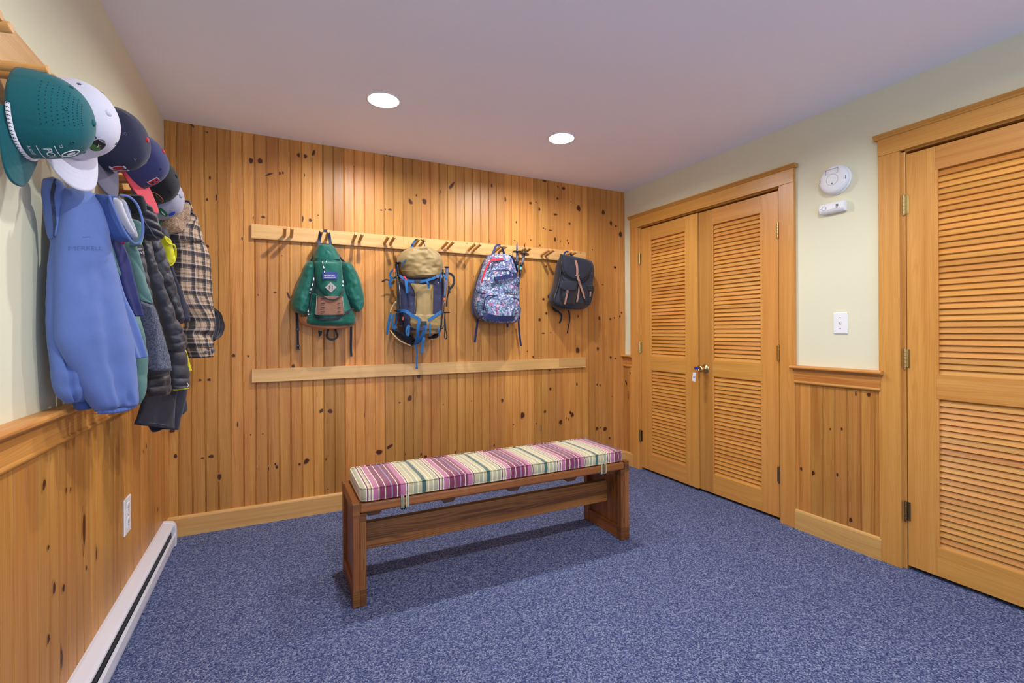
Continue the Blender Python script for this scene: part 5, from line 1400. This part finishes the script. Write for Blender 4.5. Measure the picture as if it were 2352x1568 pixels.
s2 = part('sleeve', F['anorak_blue'], t, [(150, 130, 215, 120), (150, 250, 230, 250), (140, 420, 240, 420), (125, 560, 240, 560), (118, 700, 240, 700), (115, 860, 250, 860), (120, 960, 265, 960), (130, 1060, 290, 1060), (142, 1160, 310, 1150), (152, 1245, 330, 1230), (175, 1300, 345, 1290), (222, 1342, 350, 1322)], A2, .030, .016, fold=lambda a, s: .007 * math.sin(7 * s + 5 * a) * s - .014 * math.exp(-((a - .33) / .07) ** 2), wr=.011, wf=15, nv=60, p=2.6)
part('hem', F['anorak_dark_blue'], t, [(260, 1310, 360, 1300), (275, 1350, 375, 1340), (290, 1378, 350, 1372)], gplane(-.395, 1.95), .02, .02, nv=14, wr=.004)
part('collar', F['anorak_blue'], t, [(98, 72, 150, 62), (92, 110, 190, 105), (88, 150, 215, 140), (96, 210, 190, 205), (104, 280, 175, 280), (118, 350, 165, 350), (130, 412, 150, 415)], A2, .026, .014, wr=.004, wf=16, nv=34, p=2.4)
mb = MB()
zp, _ = spline([on(A2, *p) for p in [(128, 82, .024), (108, 130, .027), (100, 180, .027), (112, 260, .026), (124, 340, .022), (138, 405, .014)]], [0] * 6, 12)
for i in range(0, len(zp) - 1):
    a, b = zp[i], zp[i + 1]
    w = A2[1].cross((b - a).normalized()) * .0045
    mb.ribbon([a - w, b + w], .0016, .0012, A2[1], sub=1)
mb.build('stitching', F['cap_navy'], t)
gcord('seam', F['anorak_dark_blue'], t, A2, [(150, 150, .018), (146, 300, .020), (150, 420, .020), (158, 560, .018), (160, 760, .02), (158, 980, .02)], .0016)
gcord('seam', F['anorak_dark_blue'], t, A, [(176, 412, .006), (240, 408, .036), (320, 402, .040), (400, 396, .034), (446, 392, .01)], .0011)
mb = MB()
o0 = on(A, 275, 470, .0468)
ux = (on(A, 340, 470) - on(A, 220, 470)).normalized()
text_on(mb, 'MERRELL', .016, o0, ux, (0, 0, 1), sx=1.25)
press_on(mb, sl, A[1]).build('lettering', F['anorak_mid'], t)
# hood thrown open on the right: outer shell, pale lining and rim
hp = gplane(-.372, 1.87)
hd = part('hood', F['anorak_dark_blue'], t, [(392, 160, 470, 168), (398, 200, 525, 196), (408, 250, 556, 240), (425, 310, 572, 300), (440, 360, 580, 360), (470, 405, 580, 405), (520, 430, 570, 432)], hp, .040, .02, wr=.004, wf=16, p=2.2, nv=36)
part('hood_lining', F['lining_grey'], t, [(470, 175, 498, 182), (478, 230, 530, 240), (490, 290, 552, 300), (508, 345, 566, 355), (530, 395, 570, 400), (552, 425, 566, 425)], hp, .044, .0, wr=.004, wf=18, p=2.4, nv=30, parent=None) if False else part('hood_lining', F['lining_grey'], hd, [(458, 176, 484, 180), (462, 225, 500, 232), (472, 280, 524, 290), (488, 335, 552, 350), (512, 388, 566, 396), (545, 424, 564, 426)], hp, .052, .0, wr=.003, wf=18, p=2.4, nv=30)
part('hood_lining', F['lining_white'], hd, [(418, 172, 462, 176), (432, 215, 470, 225), (452, 270, 490, 285), (474, 320, 512, 335), (498, 360, 534, 378), (522, 395, 545, 410)], hp, .055, .0, wr=.003, wf=18, p=2.6, nv=30)
gcord('hood_rim', F['anorak_blue'], hd, hp, [(466, 170, .038), (505, 180, .046), (544, 222, .050), (568, 290, .052), (580, 350, .05), (582, 400, .046), (570, 434, .040), (545, 440, .040), (512, 420, .046), (474, 372, .048), (440, 300, .048), (412, 220, .044), (404, 172, .038)], .0035)
gstrap('drawcord', F['khaki_label'], hd, hp, [(440, 178, .05), (452, 215, .052), (458, 232, .052)], .004, .002)

# --- navy shell
t = garment('rain_jacket', 'navy blue shell jacket squeezed behind the light blue anorak', 'jacket', -.46, 1.9)
N1 = gplane(-.38, 1.975)
part('sleeve', F['navy_shell'], t, [(420, 370, 520, 376), (430, 425, 530, 432), (450, 470, 542, 480), (480, 560, 570, 560), (505, 660, 592, 660), (530, 740, 610, 740), (555, 800, 628, 800), (575, 845, 636, 850)], N1, .03, .02, fold=vf(1.5, .006, 1), wr=.004, bot=0)
part('body', F['navy_shell'], t, [(200, 200, 420, 300), (200, 500, 480, 500), (230, 800, 540, 800), (300, 1100, 560, 1100), (380, 1300, 560, 1290), (470, 1392, 585, 1376)], gplane(-.40, 2.0), .02, .015, fold=vf(2, .004))
lb = part('label', F['red_thread'], t, [(486, 428, 518, 432), (490, 446, 520, 446)], N1, .034, .0, nv=6, nu=8)

# --- sage green fleece-panelled jacket
t = garment('fleece_jacket', 'sage green puffy jacket with a fuzzy navy fleece panel', 'jacket', -.44, 2.0)
S1 = gplane(-.372, 2.105)
S0 = gplane(-.376, 2.055)
part('sleeve', F['sage_green'], t, [(500, 380, 590, 390), (520, 440, 600, 452), (550, 520, 622, 520), (575, 600, 648, 600), (596, 680, 672, 690), (612, 740, 690, 760), (622, 762, 698, 782)], S1, .032, .02, wr=.004, quilt=2.2, qa=.007, lean=-.4, bot=0)
part('fleece_panel', F['sherpa_navy'], t, [(596, 752, 694, 776), (618, 810, 714, 830), (636, 880, 735, 890), (654, 960, 758, 960), (668, 1040, 782, 1040), (676, 1100, 798, 1100), (680, 1148, 806, 1140)], S1, .034, .02, wr=.005, wf=30, bot=0, nv=46)
gcord('hem_binding', F['pack_charcoal'], t, S1, [(678, 1156, .02), (720, 1152, .034), (770, 1150, .030), (804, 1146, .008)], .0045)
part('sleeve', F['sage_green'], t, [(560, 846, 640, 850), (590, 930, 652, 940), (610, 1010, 664, 1010), (600, 1080, 676, 1075), (596, 1150, 676, 1150), (600, 1230, 668, 1230), (606, 1300, 655, 1290), (614, 1350, 634, 1345)], S0, .022, .016, wr=.004, quilt=3.2, qa=.006, nv=50)
part('hood', F['sage_green'], t, [(560, 296, 598, 300), (562, 330, 622, 335), (566, 370, 638, 375), (568, 410, 634, 412), (566, 440, 610, 446), (570, 458, 596, 458)], gplane(-.362, 2.085), .034, .02, wr=.012, wf=26, nv=30)
part('body', F['sage_green'], t, [(430, 400, 488, 420), (450, 500, 505, 500), (470, 560, 520, 570), (500, 620, 545, 640)], gplane(-.39, 1.945), .012, .01)

# --- dark trousers low behind the coats
t = garment('trousers', 'charcoal trousers whose legs hang lowest of the clothes', 'trousers', -.42, 2.4, 1.0)
J = gplane(-.352, 2.43)
part('leg', F['jean_black'], t, [(690, 1180, 868, 1180), (680, 1270, 850, 1260), (650, 1330, 838, 1330), (628, 1400, 832, 1410), (606, 1455, 830, 1482)], J, .022, .018, wr=.003, bot=0, p=3, nv=36)
part('leg', F['dark_navy_twill'], t, [(800, 1180, 905, 1200), (800, 1260, 902, 1262), (795, 1330, 888, 1340), (760, 1420, 866, 1420), (730, 1480, 852, 1488)], gplane(-.352, 2.485), .02, .018, bot=0, p=3, wr=.003)
part('cuff', F['jean_black'], t, [(850, 1300, 895, 1308), (846, 1350, 903, 1372), (840, 1392, 880, 1400)], gplane(-.352, 2.525), .015, .012, bot=0)
part('cuff', F['dark_navy_twill'], t, [(680, 1455, 790, 1470), (694, 1476, 772, 1482), (712, 1500, 724, 1500)], gplane(-.352, 2.485), .012, .01, nv=12)
gcord('hem_stitch', F['cap_grey'], t, J, [(622, 1440, .012), (700, 1450, .022), (780, 1462, .02), (826, 1470, .008)], .0009)

# --- black puffer with small white lettering
t = garment('puffer_jacket', 'black quilted puffer jacket with small white chest lettering and a folded hood', 'jacket', -.42, 2.1)
P1 = gplane(-.362, 2.195)
P2 = gplane(-.358, 2.26)
bn = F['black_nylon']
pb = part('body', bn, t, [(550, 370, 640, 370), (560, 430, 646, 440), (588, 520, 660, 520), (610, 600, 674, 600), (634, 680, 690, 690), (650, 760, 704, 770), (690, 880, 744, 880), (720, 980, 772, 980)], P1, .024, .018, quilt=7, qa=.010, wr=.003)
part('sleeve', bn, t, [(600, 370, 680, 370), (618, 440, 690, 440), (640, 520, 700, 525), (666, 600, 735, 610), (694, 690, 765, 700), (722, 780, 802, 785), (752, 880, 840, 880), (776, 950, 874, 945), (790, 995, 888, 990), (800, 1040, 884, 1020)], P2, .034, .022, quilt=9, qa=.006, lean=.06, wr=.007, wf=26, p=2.8, nv=110, bot=0)
part('inner_hem', F['cap_black'], t, [(600, 1040, 806, 1080), (600, 1140, 808, 1140), (620, 1220, 806, 1210), (640, 1290, 796, 1280)], gplane(-.37, 2.205), .012, .012, bot=0)
part('sleeve_cuff', F['brown_black_nylon'], t, [(678, 1195, 796, 1165), (672, 1230, 808, 1205), (676, 1270, 812, 1250), (690, 1302, 800, 1285)], gplane(-.36, 2.165), .026, .02, quilt=2, qa=.008, wr=.006, wf=24, bot=0)
hd = part('hood', bn, t, [(566, 200, 650, 196), (578, 240, 682, 235), (590, 280, 704, 275), (606, 320, 722, 318), (630, 360, 738, 358), (656, 395, 746, 395), (684, 424, 742, 424)], gplane(-.348, 2.175), .044, .03, quilt=4.5, qa=.016, lean=-.25, wr=.004, nv=70)
part('hood_opening', F['cap_black'], hd, [(556, 168, 610, 164), (554, 200, 634, 196), (562, 240, 640, 240), (580, 275, 628, 275)], gplane(-.348, 2.165), .046, .01, wr=.004)
gcord('zipper', F['cap_grey'], hd, gplane(-.348, 2.175), [(608, 290, .03), (640, 350, .036), (680, 404, .034), (720, 420, .03)], .0016)
mb = MB()
ux = (on(P1, 660, 490) - on(P1, 560, 490)).normalized()
text_on(mb, "ON'S", .013, on(P1, 612, 492, .026), ux, (0, 0, 1))
text_on(mb, 'NEAR', .008, on(P1, 606, 470, .026), ux, (0, 0, 1))
press_on(mb, pb, P1[1]).build('lettering', F['white_thread'], t)

# --- second black puffer
t = garment('puffer_jacket', 'black quilted puffer jacket with narrow sleeves beside the yellow-lined jacket', 'jacket', -.42, 2.3)
Q1 = gplane(-.348, 2.365)
part('sleeve', bn, t, [(650, 370, 730, 370), (664, 430, 740, 425), (690, 490, 764, 490), (704, 560, 788, 560), (730, 640, 812, 640), (764, 710, 834, 710), (796, 780, 856, 785), (822, 840, 868, 840), (840, 890, 876, 892)], Q1, .032, .022, quilt=9, qa=.006, lean=.10, wr=.007, wf=26, p=2.8, nv=104)
part('body', bn, t, [(770, 1000, 888, 985), (790, 1050, 892, 1035), (806, 1110, 902, 1105), (814, 1180, 912, 1180), (818, 1225, 912, 1222), (822, 1258, 908, 1244)], Q1, .028, .02, quilt=4.5, qa=.010, wr=.003, nv=56, bot=0)
gcord('drawcord', F['white_thread'], t, Q1, [(872, 1222, .028), (878, 1236, .03), (874, 1248, .026)], .0014)

# --- dark shell with yellow lining
t = garment('shell_jacket', 'dark navy jacket with bright yellow lining beside the plaid shirt', 'jacket', -.40, 2.4)
Y1 = gplane(-.335, 2.475)
part('body', F['navy_softshell'], t, [(740, 350, 790, 352), (745, 420, 800, 430), (770, 520, 806, 540), (790, 620, 830, 640), (810, 700, 868, 720), (836, 790, 900, 800), (850, 840, 914, 868), (860, 884, 900, 888)], Y1, .024, .02, wr=.004)
yl = part('hood_lining', F['yellow_lining'], t, [(738, 392, 756, 386), (752, 420, 800, 424), (766, 455, 810, 455), (772, 500, 819, 498), (776, 540, 820, 536), (782, 562, 806, 558)], gplane(-.335, 2.44), .026, .014, wr=.008, wf=28, nv=30)
gcord('hood_rim', F['yellow_lining'], t, gplane(-.335, 2.44), [(744, 392, .022), (766, 440, .03), (800, 452, .03), (818, 500, .02), (820, 540, .012), (790, 562, .016), (772, 530, .018)], .0035)
gcord('piping', F['yellow_lining'], t, gplane(-.335, 2.445), [(776, 560, .012), (784, 600, .012), (792, 640, .012)], .003)
part('hem', F['yellow_lining'], t, [(884, 1030, 894, 1032), (892, 1080, 908, 1085), (900, 1130, 922, 1130), (904, 1160, 930, 1152)], Y1, .010, .008, bot=0, nv=14)
part('hem', F['yellow_lining'], t, [(820, 1250, 914, 1222), (822, 1262, 916, 1250), (826, 1268, 914, 1253)], gplane(-.345, 2.405), .012, .008, nv=8, bot=0)
part('collar', F['teal_undervisor'], t, [(714, 318, 738, 318), (722, 350, 745, 350), (736, 384, 750, 384)], gplane(-.335, 2.43), .014, .01)

# --- plaid shirt jacket with shearling collar
t = garment('shirt_jacket', 'brown and black plaid shirt jacket with a tan fleece collar, farthest along the rack', 'jacket', -.33, 2.65)
L1 = gplane(-.285, 2.74)
part('sleeve', F['plaid'], t, [(808, 400, 958, 392), (812, 450, 990, 440), (814, 520, 1012, 520), (816, 600, 1024, 600), (818, 680, 1031, 680), (830, 740, 1034, 740), (856, 800, 1038, 800), (890, 860, 1041, 860), (898, 900, 1040, 900), (888, 950, 1034, 950), (892, 1000, 1030, 1000), (905, 1050, 1026, 1046), (914, 1084, 1022, 1074)], L1, .060, .04, wr=.008, wf=16, nv=84, nu=40, bot=0, fold=lambda a, s: -.016 * math.exp(-((s - .735 - .05 * a) / .03) ** 2) + .006 * math.sin(9 * a + 6 * s) * s)
part('yoke', F['plaid'], t, [(858, 300, 926, 262), (820, 340, 945, 310), (798, 380, 962, 360), (800, 415, 972, 410), (818, 440, 968, 440)], gplane(-.282, 2.73), .058, .04, wr=.008, nv=30)
cl = part('fleece_collar', F['sherpa_tan'], t, [(800, 262, 905, 205), (762, 292, 912, 240), (752, 322, 908, 275), (760, 350, 895, 315), (780, 372, 880, 345), (800, 392, 860, 372)], gplane(-.282, 2.705), .046, .03, wr=.010, wf=30, nv=34)
part('collar_fold', F['plaid'], t, [(870, 196, 900, 192), (880, 222, 912, 222), (890, 250, 916, 258), (900, 275, 916, 282)], gplane(-.282, 2.74), .03, .02)
for (a, b) in ((948, 1050), (990, 1040)):
    q = on(L1, a, b, .060)
    MB().lathe(q, L1[1], [(0, .006), (.006, .006), (.0085, .003), (.0085, -.002), (0, -.002)], 18).build('button', F['cap_grey'], t, smooth=True)
gcord('cuff_seam', F['cap_black'], t, L1, [(908, 1022, .03), (950, 1024, .062), (990, 1020, .058), (1024, 1012, .02)], .0016)

# --- black satin bag peeking out
t = thing('bag', 'glossy black cloth bag peeking out behind the plaid sleeve', 'bag', (-.27, 2.9, 1.25))
Z1 = gplane(-.25, 2.96)
part('body', F['satin_black'], t, [(1000, 798, 1046, 796), (1000, 830, 1082, 832), (1000, 870, 1100, 872), (1000, 910, 1107, 905), (1000, 945, 1098, 942), (1000, 970, 1078, 966), (1000, 988, 1046, 986)], Z1, .035, .025, fold=lambda a, s: .006 * math.sin(16 * a + 3 * s), wr=.005, nv=40)
gcord('piping', F['cap_black'], t, Z1, [(1040, 800, .01), (1080, 830, .006), (1104, 880, .004), (1106, 915, .004), (1088, 956, .004), (1046, 986, .01)], .003)

# ------------------------------------------------------------------ caps on the pegs
def cap_thing(label, loc, up, front, mats, size=1.0, tall=1.0, logo=None, rope=None, bl=.072, droop=.012, curve=.020, b_name=None, holes=False, button=None, under=None, trail=None):
    up = Vector(up).normalized()
    fr = Vector(front); fr = (fr - up * fr.dot(up)).normalized()
    lat = fr.cross(up).normalized()
    t = thing('baseball_cap', label, 'cap', (0, 0, 0), 'caps on the coat rack')
    t.matrix_world = Matrix(((lat.x, fr.x, up.x, loc[0]), (lat.y, fr.y, up.y, loc[1]), (lat.z, fr.z, up.z, loc[2]), (0, 0, 0, 1)))
    a, b, h = .080 * size, .097 * size, .122 * size * tall
    def surf(th, ph, off=0.0):
        """th: 0 = right side, 90deg = front; ph: 0 rim .. 90deg crown"""
        c = max(0.0, 1 - math.sin(ph) ** 2.7) ** (1 / 2.3)
        z = h * math.sin(ph) * (1 + .05 * math.sin(th) * math.cos(ph))
        seam = 1 - .012 * sum(math.exp(-(((th - k * PI / 3 - PI / 6 + PI) % (2 * PI) - PI) / .035) ** 2) for k in range(6)) * math.cos(ph)
        dent = 1 + .012 * noise.noise(Vector((math.cos(th) * 2 + loc[1] * 9, math.sin(th) * 2, ph * 2)))
        r = (c * seam * dent)
        return Vector(((a * r + off) * math.cos(th), (b * r + off) * math.sin(th), z + off * math.sin(ph)))
    def put(mb, name, mat, parent=t, smooth=True, solid=0.0):
        o = mb.build(name, mat, parent, smooth=smooth, local=False)
        if solid:
            m = o.modifiers.new('thickness', 'SOLIDIFY'); m.thickness = solid; m.offset = -1
        return o
    nt_, np_ = 96, 22
    vs = [surf(2 * PI * i / nt_, PI / 2 * j / np_) for j in range(np_) for i in range(nt_)] + [Vector((0, 0, h))]
    fs = [(j * nt_ + i, j * nt_ + (i + 1) % nt_, (j + 1) * nt_ + (i + 1) % nt_, (j + 1) * nt_ + i) for j in range(np_ - 1) for i in range(nt_)]
    fs += [((np_ - 1) * nt_ + i, (np_ - 1) * nt_ + (i + 1) % nt_, np_ * nt_) for i in range(nt_)]
    put(MB().add(vs, fs), 'crown', mats[0], solid=.002)
    # sweatband inside
    vs = []
    for i in range(nt_):
        th = 2 * PI * i / nt_
        for z in (.001, .030):
            p = surf(th, 0.0); vs.append(Vector((p.x * .965, p.y * .965, z)))
    put(MB().add(vs, [(2 * i, 2 * ((i + 1) % nt_), 2 * ((i + 1) % nt_) + 1, 2 * i + 1) for i in range(nt_)]), 'sweatband', mats[0], solid=.001)
    # brim
    nl, nw = 40, 12
    vs = []
    for j in range(nw + 1):
        w = j / nw
        for i in range(nl + 1):
            al = math.radians(-80 + 160 * i / nl)
            ix, iy = a * math.sin(al), b * math.cos(al)
            ex = abs(math.sin(al))
            L = bl * (1 - ex ** 3.2) + .004
            x = ix * (1 + .10 * w); y = iy + L * w
            z = .003 - curve * (x / a) ** 2 * (0.35 + .65 * w) - droop * w * (1 - ex ** 3) + curve * .4
            z += .0007 * math.sin(w * 44) * (1 if w > .15 else 0)
            vs.append(Vector((x, y, z)))
    fs = [(j * (nl + 1) + i, j * (nl + 1) + i + 1, (j + 1) * (nl + 1) + i + 1, (j + 1) * (nl + 1) + i) for j in range(nw) for i in range(nl)]
    put(MB().add(vs, fs), 'brim', mats[1], solid=.0035)
    if button is not False:
        put(MB().lathe((0, 0, h - .002), (0, 0, 1), [(.0085, 0), (.0085, .003), (.006, .0055), (0, .0065)], 18), 'button', button or mats[0])
    ey = MB()
    for k in range(6):
        th = k * PI / 3 + (0 if k % 2 == 0 else 0)
        p = surf(th, math.radians(50), .0006); q = surf(th, math.radians(50), .004)
        e = MB(); n = (q - p).normalized()
        ring = [p + (n.orthogonal().normalized() * math.cos(s) + n.cross(n.orthogonal().normalized()) * math.sin(s)) * .0034 for s in [2 * PI * i / 10 for i in range(10)]]
        e.tube(ring, .0011, 6, closed=True, sub=1)
        put(e, 'eyelet', mats[2] if len(mats) > 2 else mats[0])
    if rope:
        pts = [surf(math.radians(90 + d), math.radians(3), .004) for d in range(-82, 83, 6)]
        mb = MB(); pp, _ = spline(pts, [0] * len(pts), 4)
        mb.tube(pp, .0042, 10, sub=1)
        for i in range(0, len(pp) - 2, 3):
            mb.tube([pp[i] + Vector((0, 0, .0012)), pp[i + 1] + Vector((0, 0, -.0012))], .0044, 8, mi=1, sub=1)
        put(mb, 'rope', rope)
    if holes:
        mb = MB()
        for s in (-1, 1):
            for i in range(11):
                for j in range(9):
                    th = math.radians(90 + s * (62 + i * 6.2 + (j % 2) * 3.1)); ph = math.radians(26 + j * 5.2)
                    p = surf(th, ph, .0004); n = (surf(th, ph, .003) - p).normalized()
                    mb.disc(p, n, .0011, seg=6, thick=.0002)
        put(mb, 'perforation', F['cap_black'], smooth=False)
    def stick(mb, s, size_, th0, ph0, mi=0, sx=1.0, off=.0012):
        v2, f2 = text_flat(s, size_)
        R = (a + b) / 2
        mb.add([surf(math.radians(th0) + x * sx / R, math.radians(ph0) + y / (h * 1.05), off) for x, y in v2], f2, mi)
    def blob(mb, th0, ph0, rx, ry, mi, off, n=32):
        R = (a + b) / 2
        vs = [surf(math.radians(th0), math.radians(ph0), off)] + [surf(math.radians(th0) + rx * math.cos(2 * PI * i / n) / R, math.radians(ph0) + ry * math.sin(2 * PI * i / n) / (h * 1.05), off) for i in range(n)]
        mb.add(vs, [(0, 1 + i, 1 + (i + 1) % n) for i in range(n)], mi)
    if logo:
        logo(t, put, stick, blob, surf)
    return t

def logo_green(t, put, stick, blob, surf):
    mb = MB()
    stick(mb, 'POI', .023, 76, 24, sx=1.0)
    stick(mb, "'22", .009, 62, 37)
    stick(mb, 'AUGUST', .008, 72, 10)
    for ph in (16.5, 31.5):
        p = [surf(math.radians(92 - i * 2.6), math.radians(ph), .0014) for i in range(13)]
        mb.tube(p, .0007, 6, sub=1)
    R = .0885
    ring = [surf(math.radians(84) + .013 * math.cos(q) / R, math.radians(42) + .020 * math.sin(q) / .128, .0016) for q in [2 * PI * i / 24 for i in range(24)]]
    mb.tube(ring, .001, 6, closed=True, sub=1)
    blob(mb, 84, 42, .006, .010, 0, .0018)
    put(mb, 'embroidery', F['white_thread'], smooth=False)
def logo_white(t, put, stick, blob, surf):
    mb = MB()
    blob(mb, 76, 44, .021, .024, 0, .0014); blob(mb, 76, 39, .017, .010, 1, .0019)
    stick(mb, 'VISION', .0085, 76, 52, 2, off=.0024); stick(mb, 'Y', .018, 76, 43, 2, off=.0024)
    put(mb, 'round_badge', [F['badge_dark'], F['badge_green'], F['white_thread']], smooth=False)
def logo_navy(t, put, stick, blob, surf):
    mb = MB()
    stick(mb, 'B', .052, 78, 24, 0, off=.0030, sx=1.15)
    stick(mb, 'B', .060, 78, 24, 1, off=.0016, sx=1.15)
    put(mb, 'embroidered_letter', [F['red_thread'], F['white_thread']], smooth=False)
cap_thing('teal cap with a white rope across the front, nearest the camera on the rack', (-.508, 1.452, 1.696), (1, -.06, -.02), (-.06, -.02, -1), [F['cap_teal'], F['cap_teal']], logo=logo_green, rope=[F['white_thread'], F['cap_navy']], holes=True, bl=.066, droop=.016, curve=.008)
cap_thing('pale grey cap with a small round landscape badge, hanging behind the teal cap', (-.494, 1.625, 1.750), (.84, -.50, .12), (.02, .16, -1), [F['cap_white'], F['cap_white'], F['cap_grey']], logo=logo_white, size=1.03, bl=.076, droop=.004, curve=.016)
def logo_socks(t, put, stick, blob, surf):
    mb = MB()
    for th in (70, 84):
        blob(mb, th, 21, .0105, .020, 1, .0014); blob(mb, th, 22, .0085, .017, 0, .0020)
        blob(mb, th - 3, 14, .009, .004, 1, .0024); blob(mb, th, 30, .0078, .003, 1, .0024)
    put(mb, 'embroidered_emblem', [F['red_thread'], F['white_thread']], smooth=False)
cap_thing('dark navy cap with a grey brim and a red button, behind the pale grey cap', (-.494, 1.915, 1.808), (.95, -.24, .06), (0, .12, -1), [F['cap_navy'], F['cap_grey'], F['cap_grey']], logo=logo_socks, size=1.05, button=F['red_thread'], bl=.072, droop=.0)
cap_thing('faded navy cap with a red brim and a red embroidered letter', (-.474, 2.130, 1.806), (.88, -.24, .38), (.05, .10, -1), [F['cap_slate'], F['cap_red'], F['cap_navy']], logo=logo_navy, button=F['red_thread'], bl=.090, droop=.0, curve=.008)
def logo_black(t, put, stick, blob, surf):
    mb = MB()
    blob(mb, 62, 20, .034, .022, 0, .0014); blob(mb, 62, 20, .031, .019, 1, .0020)
    stick(mb, 'WILLIAMS', .010, 62, 24, 2, off=.0026); blob(mb, 62, 14, .018, .006, 2, .0026)
    put(mb, 'oval_patch', [F['orange_badge'], F['badge_dark'], F['khaki_label']], smooth=False)
cap_thing('black cap with an orange-edged oval patch', (-.474, 2.345, 1.802), (.93, -.28, .20), (.04, .10, -1), [F['cap_black'], F['cap_grey']], logo=logo_black, bl=.074)
def logo_grey(t, put, stick, blob, surf):
    mb = MB()
    blob(mb, 56, 34, .026, .013, 0, .0014); blob(mb, 74, 46, .012, .018, 1, .0016)
    blob(mb, 58, 33, .014, .003, 2, .0020)
    put(mb, 'embroidery', [F['green_badge'], F['blue_badge'], F['white_thread']], smooth=False)
cap_thing('silver grey cap with a green and blue emblem, tucked under the black cap', (-.470, 2.455, 1.768), (.90, -.42, .02), (.05, .10, -1), [F['cap_silver'], F['teal_undervisor']], logo=logo_grey, bl=.070)

# ------------------------------------------------------------------ bluish daylight fill added through the rear left unbuilt behind the camera, view settings
w = bpy.data.worlds.new('World'); SC.world = w
w.use_nodes = True
bg = w.node_tree.nodes['Background']
bg.inputs['Color'].default_value = (0.54, 0.70, 1.0, 1)
bg.inputs['Strength'].default_value = 1.9
SC.cycles.use_denoising = True
SC.cycles.max_bounces = 10
SC.cycles.diffuse_bounces = 6
SC.cycles.sample_clamp_indirect = 8.0
vs_ = SC.view_settings
SC.display_settings.display_device = 'sRGB'
vs_.view_transform = 'Standard'
vs_.look = 'None'
vs_.exposure = 0.42
vs_.gamma = 1.0
vs_.use_curve_mapping = False
